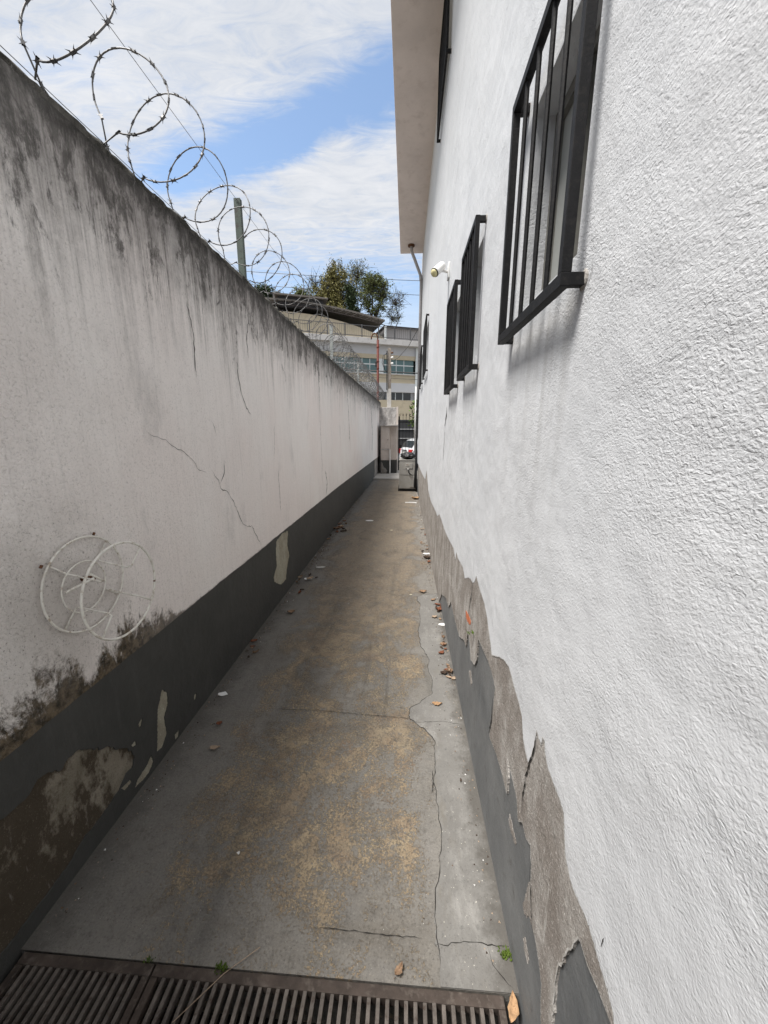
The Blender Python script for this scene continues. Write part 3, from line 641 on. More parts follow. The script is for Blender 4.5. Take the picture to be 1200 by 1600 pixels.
for i in range(1, len(helix)):
    acc += (helix[i]-helix[i-1]).length
    if acc > .056:
        acc = 0.; tg = (helix[i]-helix[i-1]).normalized(); ra = Vector((cx, helix[i].y, cz))-helix[i]
        yv = ra.cross(tg).normalized(); a = rng.gauss(0, .5); zv = tg.cross(yv); yv2 = yv*cos(a)+zv*sin(a); zv2 = tg.cross(yv2)
        Mx = Matrix((tg*.92, yv2*.92, zv2*.92)).transposed().to_4x4(); Mx.translation = helix[i]; spots.append(Mx)
camp = cam.matrix_world.translation
spots.sort(key=lambda m_: (m_.translation-camp).length)
for Mx in spots[:295]:
    o = bpy.data.objects.new('barb', bme); COL.objects.link(o); o.parent = RWR
    o.matrix_parent_inverse = RWR.matrix_world.inverted(); o.matrix_world = Mx
V, F = [], []
for Mx in spots[295:]:
    k = len(V); V.extend((Mx @ Vector(q))[:] for q in bv); F.extend(tuple(i+k for i in f) for f in bf)
me = bpy.data.meshes.new('far_barbs'); me.from_pydata(V, [], F); o = link('far_barbs', me, M_GALV, RWR); o['kind'] = 'stuff'
def sag(a, b, n, s): a, b = Vector(a), Vector(b); return [a.lerp(b, i/n)-Vector((0, 0, s*4*(i/n)*(1-i/n))) for i in range(n+1)]
POST = [(2.92, 3.118), (6.17, 3.14), (9.4, 3.14), (12.6, 3.14)]
pts = sag((-1.22, -1.5, 3.15), (-1.205, POST[0][0], POST[0][1]-.012), 6, .0)
for k in range(3): pts += sag((-1.205, POST[k][0], POST[k][1]-.012), (-1.205, POST[k+1][0], POST[k+1][1]-.012), 6, .012)[1:]
tag(obj('tension_wire', nt_(pts, .0014, 5), M_GALV), 'thin straight wire strung along the post tops through the razor coil', 'wire', 'tension wires of the razor coil')
tag(obj('tension_wire', nt_([(-1.19, -1.5, 2.628), (-1.175, 14., 2.628)], .0014, 5), M_GALV), 'thin straight wire stretched just above the wall coping', 'wire', 'tension wires of the razor coil')
lab = ['green grey steel post nearest on the wall top, clear against the sky', 'second steel post on the wall top inside the dense razor coil', 'third steel post on the wall top, deep in the far coil', 'last steel post at the far end of the wall top']
for k, (u, zt) in enumerate(POST):
    P = thing('wire_post', lab[k], 'post', (-1.205, u, 2.55), 0, 'posts holding the razor wire')
    bm = nb(-1.228, -1.184, u-.016, u-.012, 2.55, zt); box(bm, -1.228, -1.224, u-.0119, u+.018, 2.55, zt); box(bm, -1.188, -1.184, u-.0119, u+.018, 2.55, zt); box(bm, -1.2239, -1.1881, u-.0119, u-.009, 2.55, zt)
    obj('channel', bm, M_GREENPOST if k == 0 else worn('grey_post', (.32, .34, .33), .1, 8), P)
    obj('wire_tie', nt_([(-1.215, u-.02, zt-.016), (-1.205, u-.022, zt-.010), (-1.195, u-.02, zt-.016), (-1.199, u-.018, zt-.03)], .002, 5), M_GALV, P)

# ------------------------------------------------------------------ wire hose reel on the left wall
HR = thing('hose_reel', 'white wire hose reel holder bolted to the stained wall', 'hose reel', (-1.14, 1.17, 1.0))
def ring(name, off, cy, cz_, r, wr, m, n=56):
    return obj(name, nt_([(-1.148+off, cy+r*cos(2*pi*k/n), cz_+r*sin(2*pi*k/n)) for k in range(n)], wr, 7, closed=True), m, HR, True)
B0, F0 = (1.178, 1.012), (1.168, .996)
ring('back_ring', .012, *B0, .168, .0036, M_WHITEWIRE); ring('hub_ring', .014, 1.165, 1.006, .09, .0026, M_WHITEWIRE); ring('front_ring', .15, *F0, .168, .0042, M_WHITEWIRE)
for a in (rad(48), rad(-38), rad(228), rad(138)):
    c_, s_ = cos(a), sin(a); f = lambda o_, r_, C: (-1.148+o_, C[0]+r_*c_, C[1]+r_*s_)
    obj('spoke', nt_([f(.15, .168, F0), f(.148, .092, F0), f(.13, .084, F0), f(.02, .086, B0), f(.012, .094, B0), f(.010, .17, B0)], .0032, 6), M_WHITEWIRE, HR, True)
obj('crossbar', nt_([(-1.125, 1.08, 1.02), (-1.10, 1.17, 1.035)], .0045, 6), M_WHITEWIRE, HR)
obj('bolt', nt_([(-1.152, 1.175, 1.03), (-1.105, 1.175, 1.032)], .010, 8), M_RUSTDK, HR)
for yv, zv, o_ in ((1.332, .962, .15), (1.03, 1.13, .012), (1.24, 1.178, .012)): obj('weld', nt_([(-1.148+o_, yv-.003, zv-.004), (-1.148+o_, yv+.003, zv+.004)], .0045, 6), M_RUSTDK, HR)

# ------------------------------------------------------------------ drain grates
def grate(x0, x1, n, label):
    t_ = thing('drain_grate', label, 'drain grate', ((x0+x1)/2, .58, 0), 0, 'cast iron drain grates across the alley')
    y0, y1, r_ = .42, .747, .026
    bm = nb(x0, x1, y1-r_, y1, -.028, .002, .002); box(bm, x0, x1, y0, y0+r_, -.028, .002, .002)
    box(bm, x0, x0+.02, y0+r_+.0002, y1-r_-.0002, -.028, .0015, .002); box(bm, x1-.02, x1, y0+r_+.0002, y1-r_-.0002, -.028, .0015, .002)
    obj('frame', bm, M_RUST, t_)
    me = None; pit = (x1-x0-.04)/(n+.5)
    for k in range(n):
        xc = x0+.02+pit*(k+.75)
        if me is None:
            bm = nb(-.0056, .0056, y0+r_-.001, y1-r_+.001, -.026, .0005, .0015); me = bpy.data.meshes.new('bar'); bm.to_mesh(me); bm.free(); me.materials.append(M_BARS)
        o = bpy.data.objects.new('bar', me); COL.objects.link(o); o.parent = t_; o.matrix_parent_inverse = t_.matrix_world.inverted(); o.location = (xc, rng.gauss(0, .0004), rng.gauss(0, .0006))
grate(-1.132, -.722, 15, 'short rusty drain grate against the left boundary wall')
grate(-.716, .296, 37, 'long rusty drain grate reaching to the house wall')

# ------------------------------------------------------------------ air conditioner by the house corner
AC = thing('air_conditioner', 'beige outdoor air conditioner unit on black feet by the house corner', 'air conditioner', (.03, 9.95, 0))
obj('casing', nb(-.19, .235, 9.60, 10.42, .075, .80, .012), M_ACB, AC)
obj('top_panel', nb(-.198, .243, 9.592, 10.43, .80, .825, .006), M_ACB, AC)
obj('valve_cover', nb(-.04, .15, 9.588, 9.5995, .60, .735, .004), M_ACB, AC)
obj('label_plate', nb(-.03, .07, 9.584, 9.5875, .665, .715), M_LABEL, AC); obj('faded_print', nb(-.012, .05, 9.581, 9.5835, .69, .703), M_SMUDGE, AC)
obj('service_panel', nb(.09, .225, 9.587, 9.5995, .12, .40, .004), M_ACB, AC)
obj('seam', nb(-.19, .235, 9.5975, 9.5998, .43, .436), M_BLACK, AC)
obj('power_lead', nt_([(.035, 9.585, .575), (.04, 9.56, .55), (.06, 9.555, .49), (.10, 9.56, .45), (.15, 9.585, .43)], .010, 6), M_BLACK, AC, True)
obj('gland', nt_([(.035, 9.598, .58), (.035, 9.57, .575)], .022, 10), M_PVC, AC)
bm = bmesh.new()
for k in range(9): box(bm, -.197, -.1905, 9.70, 10.35, .16+k*.065, .185+k*.065)
obj('front_grille', bm, M_ACB, AC)
for yv in (9.64, 10.2): obj('foot', nb(-.215, .27, yv, yv+.14, .0, .075, .012), M_BLACK, AC)
# black bag slumped on top
bm = bmesh.new(); bmesh.ops.create_icosphere(bm, subdivisions=4, radius=1.)
for v in bm.verts:
    n_ = v.co.normalized(); k = 1+.22*mn.fractal(n_*2.3, .8, 2., 4)+.05*mn.noise(n_*9)
    v.co = Vector((.035+n_.x*.20*k, 9.84+n_.y*.22*k, .90+n_.z*(.10*k if n_.z > 0 else .072)))
    if v.co.z < .826: v.co.z = .826
tag(obj('black_bag', bm, M_BLACK, None, True), 'crumpled black plastic bag lying on top of the beige air conditioner', 'bag')
tag(obj('conduit', nt_([(.252, 9.5, 2.75), (.248, 9.52, 2.2), (.242, 9.54, 1.75), (.238, 9.56, 1.25), (.235, 9.56, .95), (.245, 9.55, .5), (.252, 9.55, .05)], .026, 8), M_BLACK, None, True), 'thick black insulated pipe running down the house corner behind the air conditioner', 'pipe')
tag(obj('insulated_hose', nt_([(.20, 9.62, .86), (.232, 9.585, .83), (.225, 9.575, .62), (.215, 9.575, .38), (.205, 9.578, .18), (.215, 9.58, .10)], .020, 8), M_BLACK, None, True), 'black hose looping from the bag down the side of the air conditioner', 'hose')
tag(obj('white_pipe', nt_([(.195, 9.72, 2.62), (.197, 9.72, 1.0)], .016, 8), M_PVC, None, True), 'thin white plastic pipe standing beside the black pipe at the house corner', 'pipe')
obj_ = tag(obj('rubble', bmesh.new(), M_CEM), None)
bpy.data.objects.remove(obj_)

# ------------------------------------------------------------------ meter cabinet and pier at the end
M_PINK = mat_mortar('pinkish_plaster', (.60, .53, .48), (.68, .61, .56), (.50, .44, .39), .4)
M_DIRTY = mat_mortar('dirty_plaster', (.46, .44, .42), (.60, .575, .555), (.17, .16, .15), .6)
MC = thing('meter_cabinet', 'plastered meter cabinet with a thin slab roof at the alley end', 'cabinet', (-.7, 13.6, 0))
obj('cabinet', nb(-.93, -.615, 13.3, 14.0, .52, 1.70, .01), M_PINK, MC)
obj('recessed_side', nb(-.612, -.375, 13.5, 14.0, .52, 1.70, .008), M_PINK, MC)
obj('base', nb(-.925, -.62, 13.303, 14.0, .04, .518), M_BAND, MC); obj('side_base', nb(-.618, -.37, 13.5, 14.0, .04, .518), M_BAND, MC)
obj('slab_roof', nb(-.97, -.345, 13.2, 14.02, 1.702, 1.752, .01), M_DIRTY, MC)
obj('ledge', nb(-.935, -.60, 13.27, 13.2995, .88, .905), M_DIRTY, MC)
obj('door', nb(-.90, -.645, 13.288, 13.2995, .94, 1.66, .003), M_PINK, MC); obj('latch', nb(-.69, -.665, 13.27, 13.287, 1.22, 1.25), M_RUSTDK, MC)
sheet('bare_patch', rough([(-.92, .05), (-.72, .05), (-.70, .16), (-.76, .24), (-.82, .26), (-.86, .40), (-.92, .46)], .03, .008, rng, True), [], lambda a, z, o_: Vector((a, 13.303-o_, z)), .006, M_CEM, MC)
obj('pipe', nt_([(-.60, 13.27, .05), (-.60, 13.27, .90)], .022, 8), M_PVC, MC)
EW = thing('end_pier', 'grimy grey plastered pier behind the meter cabinet', 'wall', (-.8, 14.15, 0))
obj('pier', nb(-1.4, -.36, 14.02, 14.25, -.3, 2.38, .01), M_DIRTY, EW)
obj('corner_post', nb(-.40, -.345, 14.0, 14.27, .0, 2.40, .004), M_PINK, EW)
# pole and red conduit
PO = thing('utility_pole', 'slim concrete service pole rising behind the meter cabinet', 'pole', (-.68, 13.9, 0))
obj('lower_shaft', nb(-.765, -.615, 14.26, 14.40, -.3, 3.05, .012), worn('pale_concrete', (.46, .44, .41), .1, 5), PO)
obj('upper_shaft', nb(-.75, -.625, 14.27, 14.39, 3.05, 4.45, .01), worn('weathered_pole', (.26, .23, .20), .25, 5, .9, 0, .2, (.16, .12, .09)), PO)
obj('edge_pipe', nt_([(-.775, 14.24, 3.0), (-.775, 14.24, 4.35)], .018, 8), M_BLACK, PO)
for z_ in (4.28, 4.12, 3.92): obj('insulator', nt_([(-.63, 14.26, z_), (-.55, 14.24, z_+.01)], .03, 8), M_PVC if z_ < 4.2 else M_RUSTDK, PO)
for s_ in (0, 1):
    obj('drip_loop', nt_([(-.76, 14.24, 4.3-.05*s_), (-.86-.05*s_, 14.22, 4.2), (-.90-.05*s_, 14.2, 3.95), (-.86, 14.22, 3.72), (-.77, 14.24, 3.62)], .010, 6), M_BLACK, PO, True)
RP = thing('red_conduit', 'red service pipe with a curved hooked top at the end of the wall', 'pipe', (-1.17, 14.45, 2))
M_RED = worn('red_oxide_paint', (.10, .022, .015), .25, 10, .7)
obj('pipe', nt_([(-1.14, 14.7, -.3), (-1.14, 14.7, 4.82)], .045, 10), M_RED, RP, True)
obj('hook', nt_([(-1.14, 14.7, 4.8), (-1.15, 14.7, 4.93), (-1.20, 14.7, 5.02), (-1.27, 14.7, 5.05), (-1.34, 14.7, 5.0), (-1.38, 14.7, 4.90), (-1.385, 14.7, 4.84)], .024, 8), M_RUSTDK, RP, True)
for z_ in (4.55, 4.05, 3.8): obj('clamp', nt_([(-1.14, 14.7, z_), (-1.14, 14.7, z_+.03)], .056, 10), M_RED, RP)
obj('wire_holder', nb(-1.235, -1.19, 14.66, 14.72, 3.88, 4.06, .008), M_BLACK, RP)

# ------------------------------------------------------------------ gate, car, street wall
GT = thing('iron_gate', 'black iron bar gate with spear tips at the alley mouth', 'gate', (.4, 14.9, 0))
me = None
for k in range(17):
    x = -.30+k*.125
    if me is None:
        bm = nt_([(0, 0, 0), (0, 0, 2.02)], .0085, 6); tube(bm, [(0, 0, 2.02), (0, 0, 2.06), (0, 0, 2.14)], [.008, .022, .002], 6)
        me = bpy.data.meshes.new('bar'); bm.to_mesh(me); bm.free(); me.materials.append(M_IRON)
    o = bpy.data.objects.new('bar', me); COL.objects.link(o); o.parent = GT; o.matrix_parent_inverse = GT.matrix_world.inverted(); o.location = (x, 15.0, .08)
for z_ in (.2, 1.86): obj('rail', nb(-.32, 1.75, 14.985, 15.015, z_, z_+.045), M_IRON, GT)
obj('gate_post', nb(-.35, -.305, 14.97, 15.03, -.2, 2.1), M_IRON, GT); obj('lock', nb(-.29, -.20, 14.95, 15.0, .86, 1.0, .01), M_IRON, GT)
SW = thing('street_gate', 'dark grey sliding gate across the street behind the parked car', 'gate', (2, 24, 0))
M_DKG = worn('dark_gate_paint', (.035, .036, .038), .2, 2, .6)
for k in range(12): obj('panel', nb(-5+k*.9, -4.105+k*.9, 24.0, 24.05, -.35, 2.22), M_DKG, SW)
for z_ in (1.62, 1.05): obj('rail', nb(-5, 5.8, 23.95, 23.9995, z_, z_+.05), worn('light_rail', (.32, .32, .32), .1, 3), SW)
def make_car():
    C = thing('parked_car', 'silver white hatchback parked in the street beyond the iron gate', 'car', (-.16, 19.7, -.34), rad(27))
    M_PAINT, _, b = material('silver_paint', (.62, .64, .66), .28, .25, .5); b.inputs['Coat Weight'].default_value = .6
    M_CG, _, b = material('car_glass', (.02, .024, .028), .06, 0, .6)
    M_TY = worn('tyre_rubber', (.02, .02, .02), .2, 20, .9); M_RIM = worn('alloy_rim', (.45, .45, .46), .1, 10, .35, .7)
    M_TL, _, b = material('red_lamp', (.45, .012, .012), .18, 0, .6)
    M_TRIM = worn('black_trim', (.02, .02, .022), .2, 10, .6)
    L, Wd = 3.9, 1.68
    # side outline rear (x=0) to front; half-width taper by height and length
    low = [(0.02, .34), (.0, .60), (.03, .86), (.10, .98), (1.2, 1.00), (2.75, .95), (3.45, .82), (3.82, .66), (3.9, .45), (3.86, .28), (.10, .26)]
    top = [(.10, .98), (.30, 1.24), (.48, 1.43), (.75, 1.49), (1.35, 1.50), (1.85, 1.43), (2.75, .97)]
    def loft(sec, wf, name, m, par):
        bm = bmesh.new(); rows = []
        ys = [-1, -.93, -.7, 0, .7, .93, 1]
        for s_ in ys:
            rows.append([bm.verts.new(C.matrix_world @ Vector((x+(.05*abs(s_)**3)*(1 if x < .5 else -1 if x > 3.3 else 0), s_*wf(x, z), z-(.045*abs(s_)**4 if z > .9 else 0)))) for x, z in sec])
        n = len(sec)
        for i in range(len(ys)-1):
            for k in range(n): bm.faces.new((rows[i][k], rows[i][(k+1) % n], rows[i+1][(k+1) % n], rows[i+1][k]))
        bm.faces.new(rows[0]); bm.faces.new(rows[-1][::-1]); return obj(name, bm, m, par, False)
    body = loft(low, lambda x, z: Wd/2*(.97 if z < .5 else 1.)*(1-.08*max(0, (x-3.2)/.7)), 'body', M_PAINT, C)
    cab = loft(top, lambda x, z: Wd/2*(1-.30*max(0, z-.97)), 'cabin', M_PAINT, C)
    def plate(name, pts, m, par):
        bm = bmesh.new(); bm.faces.new([bm.verts.new(C.matrix_world @ Vector(q)) for q in pts]); bm2 = bm
        r = bmesh.ops.extrude_face_region(bm2, geom=bm2.faces[:]); n_ = bm2.faces[:][0].normal
        bmesh.ops.translate(bm2, vec=n_*-.012, verts=[v for v in r['geom'] if isinstance(v, bmesh.types.BMVert)])
        return obj(name, bm2, m, par)
    plate('rear_window', [(.135, -.60, 1.06), (.135, .60, 1.06), (.40, .55, 1.385), (.40, -.55, 1.385)], M_CG, C)
    for s_ in (-1, 1):
        y1, y2 = s_*(Wd/2-.005), s_*(Wd/2-.115)
        plate('side_window', [(.62, y1, 1.04), (1.42, y1, 1.04), (1.42, y2, 1.40), (.72, y2, 1.40)], M_CG, C)
        plate('side_window', [(1.48, y1, 1.04), (2.45, y1, 1.02), (1.90, y2, 1.37), (1.48, y2, 1.40)], M_CG, C)
        bm = bmesh.new()
        for q in ((-.006, .30, .70, .94),): pass
        box(bm, -.012, .10, .50, .80, .70, .95, .03); 
        for v in bm.verts: v.co.y *= s_; v.co.x += .05*max(0, (abs(v.co.y)-.5)/.3)**2
        box(bm, .09, .34, s_*.80-.055*(s_ > 0)+.0, s_*.80+.055*(s_ < 0)+.055*s_*1.0, .74, .93, .02)
        bmesh.ops.transform(bm, matrix=C.matrix_world, verts=bm.verts[:]); obj('tail_light', bm, M_TL, C)
        for xw in (.72, 3.15):
            wl_ = obj('wheel', bmesh.new(), M_TY, C)
            bm = nt_([(xw, s_*.66, .30), (xw, s_*.70, .30), (xw, s_*.83, .30), (xw, s_*.845, .30)], [.27, .30, .30, .27], 22); bmesh.ops.transform(bm, matrix=C.matrix_world, verts=bm.verts[:]); obj('tyre', bm, M_TY, wl_, True)
            bm = nt_([(xw, s_*.80, .30), (xw, s_*.852, .30)], [.20, .17], 18); bmesh.ops.transform(bm, matrix=C.matrix_world, verts=bm.verts[:]); obj('rim', bm, M_RIM, wl_)
    bm = nb(-.05, .12, -.80, .80, .30, .56, .05); bmesh.ops.transform(bm, matrix=C.matrix_world, verts=bm.verts[:]); obj('bumper', bm, M_PAINT, C)
    bm = nb(-.008, .03, -.26, .26, .66, .78, .004); bmesh.ops.transform(bm, matrix=C.matrix_world, verts=bm.verts[:]); obj('number_plate', bm, M_LABEL, C)
    bm = nb(-.025, .02, -.30, .30, .88, .92, .006); bmesh.ops.transform(bm, matrix=C.matrix_world, verts=bm.verts[:]); obj('hatch_trim', bm, M_TRIM, C)
make_car()

# ------------------------------------------------------------------ building across the street
FA = rad(20); FD = Vector((cos(FA), sin(FA), 0)); FN = Vector((sin(FA), -cos(FA), 0)); FP = Vector((-1, 30, 0))
def fb(s, z, off): return FP+FD*s+FN*off+Vector((0, 0, z))
MB = Matrix((FD, -FN, Vector((0, 0, 1)))).transposed().to_4x4(); MB.translation = FP
M_CREAM = worn('cream_wall', (.50, .44, .33), .07, .8, .9, 0, .2, (.42, .365, .27))
M_PALE = worn('pale_grey_wall', (.50, .51, .53), .06, .8, .9, 0, .2)
M_PAR = worn('parapet_white', (.52, .51, .50), .1, 1.2, .9, 0, .2, (.34, .33, .32))
M_TEAL, _, b = material('teal_glass', (.075, .15, .155), .12, 0, .6)
M_DGL, _, b = material('dark_glass', (.018, .022, .024), .1, 0, .6)
M_MUL = worn('white_mullion', (.62, .66, .67), .05, 2, .5)
M_BROWN = worn('brown_sheet_roof', (.17, .155, .14), .15, 1, .7, .2)
M_TRUSS = worn('dark_truss', (.03, .024, .022), .2, 2, .8)
M_RAILG = worn('terrace_rail', (.10, .10, .105), .2, 2, .6)
FBD = thing('far_building', 'cream and white building with terrace rail and brown trussed roof across the street', 'building', tuple(FP))
def bb(name, s0, s1, d0, d1, z0, z1, m, par=None, bev=0.):
    """box in the building's own axes; d grows away from the street"""
    bm = nb(s0, s1, d0, d1, z0, z1, bev=bev); bmesh.ops.transform(bm, matrix=MB, verts=bm.verts[:]); return obj(name, bm, m, par or FBD)
bb('ground_storey', -16, 2.5, .0, 9, -.4, 3.86, M_CREAM); bb('lower_window_wall', -16, 2.5, .20, 9, 3.86, 4.45, M_PALE)
bb('grey_spandrel', -16, 2.5, -.03, 9, 4.45, 5.12, M_PALE); bb('cream_spandrel', -16, 2.5, 0, 9, 5.12, 5.80, M_CREAM)
bb('window_core', -16, 2.5, .25, 9, 5.80, 6.82, M_DGL); bb('cream_lintel', -16, 2.5, 0, 9, 6.82, 7.12, M_CREAM)
bb('upper_wall', -16, 2.5, .02, 9, 7.12, 7.74, M_PALE); bb('parapet', -16, 2.6, -.45, 9, 7.74, 8.12, M_PAR, None, .02)
bb('pilaster', 1.62, 2.05, -.12, -.031, -.4, 7.74, M_MUL); bb('sill', -16, 1.6, -.10, -.0, 5.72, 5.80, M_PAR)
xs = [-7.0, -6.2, -5.4, -4.6, -3.9, -3.2, -2.6, -2.0, -1.30, -.95, -.35, .08, .70, 1.50]
for i in range(len(xs)-1):
    a, b_ = xs[i]+.025, xs[i+1]-.025
    if i == 8: bb('column', xs[i], xs[i+1], -.02, .249, 5.80, 6.82, M_MUL); continue
    wn = bb('window', xs[i]+.001, xs[i]+.05, .08, .16, 5.80, 6.82, M_MUL)
    bb('frame', xs[i]+.05, xs[i+1], .085, .155, 6.38, 6.46, M_MUL, wn)
    bb('pane', a+.026, b_+.025, .11, .125, 5.80, 6.38, M_TEAL, wn); bb('pane', a+.026, b_+.025, .11, .125, 6.46, 6.82, M_TEAL, wn)
for s0, s1 in ((-1.9, -.7), (-.5, .05), (.10, .62), (.70, 1.35)):
    wn = bb('window', s0, s1, .15, .199, 3.90, 4.42, M_DGL); bb('frame', s0-.05, s0-.001, .10, .199, 3.88, 4.44, M_MUL, wn)
# terrace rail
rl = obj('terrace_rail', bmesh.new(), M_RAILG, FBD)
for z_ in (8.22, 8.92): bb('rail', -9, 2.5, -.36, -.33, z_, z_+.04, M_RAILG, rl)
for k in range(10): bb('post', -8.9+k*1.24, -8.83+k*1.24, -.38, -.32, 8.12, 9.0, M_RAILG, rl)
for k in range(76):
    s_ = -8.8+k*.15; bb('baluster', s_, s_+.014, -.352, -.338, 8.26, 8.92, M_RAILG, rl)
# arched gable and sheet roof
arch = lambda s: 10.05-.022*(s+8.2)**2+.0*s if s > -8.2 else 10.05
N = 26; ss = [-14+13.2*i/N for i in range(N+1)]
def zc(s): return 9.62-.0255*max(0, s+7.6)**2 if s > -7.6 else 9.62-.01*(s+7.6)**2
bm = bmesh.new()
lo = [bm.verts.new(fb(s, 8.1, -.45)) for s in ss]; hi = [bm.verts.new(fb(s, max(8.15, zc(s)), -.45)) for s in ss]
for i in range(N): bm.faces.new((lo[i], lo[i+1], hi[i+1], hi[i]))
r = bmesh.ops.extrude_face_region(bm, geom=bm.faces[:]); bmesh.ops.translate(bm, vec=FN*-8.3, verts=[v for v in r['geom'] if isinstance(v, bmesh.types.BMVert)])
obj('arched_gable', bm, M_CREAM, FBD)
def zr(s): return 10.22-.0305*max(0, s+7.4)-.0165*max(0, s+7.4)**2+.004*max(0, s+7.4)**2 if s > -7.4 else 10.22-.01*(s+7.4)**2
bm = bmesh.new(); pr = []
for s in ss:
    pr.append([bm.verts.new(fb(s, zr(s)+dz, o_)) for dz, o_ in ((0, -.15), (.11, -.15), (.11, -9), (0, -9))])
for i in range(N):
    for k in range(4): bm.faces.new((pr[i][k], pr[i][(k+1) % 4], pr[i+1][(k+1) % 4], pr[i+1][k]))
bm.faces.new(pr[0]); bm.faces.new(pr[-1][::-1])
rf = obj('sheet_roof', bm, M_BROWN, FBD)
tb = [Vector(fb(s, zr(s)-.30, -.1)) for s in ss]
obj('truss_chord', nt_(tb, .035, 5), M_TRUSS, rf)
for i in range(N):
    a, b_ = fb(ss[i], zr(ss[i])-.30, -.1), fb(ss[i+1], zr(ss[i+1]), -.1); c_ = fb(ss[i], zr(ss[i]), -.1)
    obj('truss_web', tube(nt_([a, b_], .022, 4), [a, c_], .022, 4), M_TRUSS, rf)
bb('roof_monitor', -8.4, -5.3, .3, 6, 9.9, 10.52, M_DKG); bb('monitor_roof', -8.7, -5.0, .0, 6.4, 10.52, 10.62, M_BROWN)
bb('gutter_post', -.85, -.72, -.05, .05, 8.12, 9.1, M_MUL)
bb('rooftop_shed', -.55, 2.45, 1.2, 5, 8.12, 9.30, worn('grey_shed', (.30, .29, .29), .08, .6)); bb('shed_roof', -.62, 2.6, .9, 5.2, 9.30, 9.40, M_TRUSS)
# cables
def cable(label, pts, r, group=None): return tag(obj('cable', nt_(pts, r, 5), M_BLACK), label, 'cable', group)
cable('thick black cable bundle crossing in front of the teal windows', sag((-6, 15.6, 4.2), (4, 15.2, 3.55), 12, .05), .022)
cable('slack black service cable slanting from the pole towards the house', [(-.56, 14.22, 4.02), (-.35, 14.2, 4.12), (.0, 14.2, 4.5), (.4, 14.2, 5.2), (.9, 14.2, 6.1)], .010)
cable('thin grey cable below the thick black cable bundle', sag((-6, 15.9, 4.0), (4, 15.5, 3.35), 12, .05), .008)
cable('upper of the two thin power lines crossing the sky behind the trees', sag((-40, 60, 26.0), (16, 60, 22.2), 16, .5), .035, None)
cable('lower of the two thin power lines crossing the sky behind the trees', sag((-40, 60, 24.4), (16, 60, 20.2), 16, .5), .035, None)

# ------------------------------------------------------------------ hill and trees
bm = bmesh.new(); bmesh.ops.create_grid(bm, x_segments=40, y_segments=20, size=1.)
for v in bm.verts:
    x, y = v.co.x*70, 62+v.co.y*24
    v.co = Vector((x-8, y, -.6+11.5*math.exp(-((y-62)/15)**2)*(1-.0002*x*x)+.8*mn.noise(Vector((x*.1, y*.1, 0)))))
structure('hill', bm, worn('hill_scrub', (.07, .085, .035), .35, .5, .95))
def leafmat(name, a, b_):
    m, g, bs = material(name, None, .6, 0, .2); p = g.pos()
    g.put(bs.inputs['Base Color'], g.mix(g.mr(g.noise(p, 1.4, 3), .32, .68), a, b_)); bs.inputs['Subsurface Weight'].default_value = 0.
    return m
M_BARK = worn('bark', (.05, .042, .036), .3, 4, .95)
def tree(name, label, base, lobes, lm, seed, lsize, droop=0., trunk=.2, twigs=True):
    """trunk and limbs reaching into lobes filled with separate clumps of leaf faces; lobe = centre, radii, clumps, leaves per clump, clump size"""
    R_ = random.Random(seed); T = thing(name, label, 'tree', base, 0, 'trees on the hill behind the building')
    bm = bmesh.new(); b0 = Vector(base); V, F = [], []
    top = max((Vector(l[0]) for l in lobes), key=lambda c: c.z); fork = b0.lerp(top, .45)+Vector((R_.gauss(0, .2), 0, 0))
    tube(bm, [b0-Vector((0, 0, .6)), b0.lerp(fork, .5)+Vector((R_.gauss(0, .12), 0, 0)), fork], [trunk, trunk*.8, trunk*.62], 6, cap=False)
    for c0, rad_, ncl, nl, cs in lobes:
        c0 = Vector(c0); mid = fork.lerp(c0, .5)+Vector((R_.gauss(0, .25), R_.gauss(0, .25), .1)); hub = c0-Vector((0, 0, rad_[2]*.45))
        tube(bm, [fork, mid, hub], [trunk*.5, trunk*.36, trunk*.26], 5, cap=False)
        for k in range(ncl):
            while True:
                q = Vector((R_.uniform(-1, 1), R_.uniform(-1, 1), R_.uniform(-1, 1)))
                if .12 < q.length < 1: break
            q = q*(.55+.45*q.length)*R_.uniform(.85, 1.12); cc = c0+Vector((q.x*rad_[0], q.y*rad_[1], q.z*rad_[2]))
            if twigs:
                m1 = hub.lerp(cc, .5)+Vector((R_.gauss(0, .2), R_.gauss(0, .2), R_.gauss(0, .2)+.1)); tube(bm, [hub, m1, cc], [trunk*.18, trunk*.12, .02], 3, cap=False)
                for e in range(3):
                    e1 = cc+Vector((R_.gauss(0, .5), R_.gauss(0, .5), R_.gauss(.1, .4)))*cs*1.3; tube(bm, [m1.lerp(cc, R_.uniform(.3, 1)), e1], [.022, .010], 3, cap=False)
            d_ = R_.uniform(.5, 1.2); sz = cs*R_.uniform(.6, 1.3)
            for i in range(int(nl*R_.uniform(.5, 1.4))):
                c_ = cc+Vector((R_.gauss(0, .5), R_.gauss(0, .5), R_.gauss(0, .38)))*sz
                if droop: c_.x = cc.x+(c_.x-cc.x)*.45; c_.z -= abs(R_.gauss(0, 1))*droop*d_
                s_ = lsize*R_.uniform(.6, 1.4); a = Vector((R_.gauss(0, 1), R_.gauss(0, 1), R_.gauss(0, .7)-droop*1.2)).normalized(); n_ = a.cross(Vector((R_.gauss(0, 1), R_.gauss(0, 1), R_.gauss(0, 1)))).normalized()
                k2 = len(V); V += [c_-a*s_, c_+n_*s_*.45, c_+a*s_, c_-n_*s_*.45]; F.append((k2, k2+1, k2+2, k2+3))
    obj('trunk', bm, M_BARK, T)
    me = bpy.data.meshes.new('crown'); me.from_pydata([v[:] for v in V], [], F); link('crown', me, lm, T)
    return T
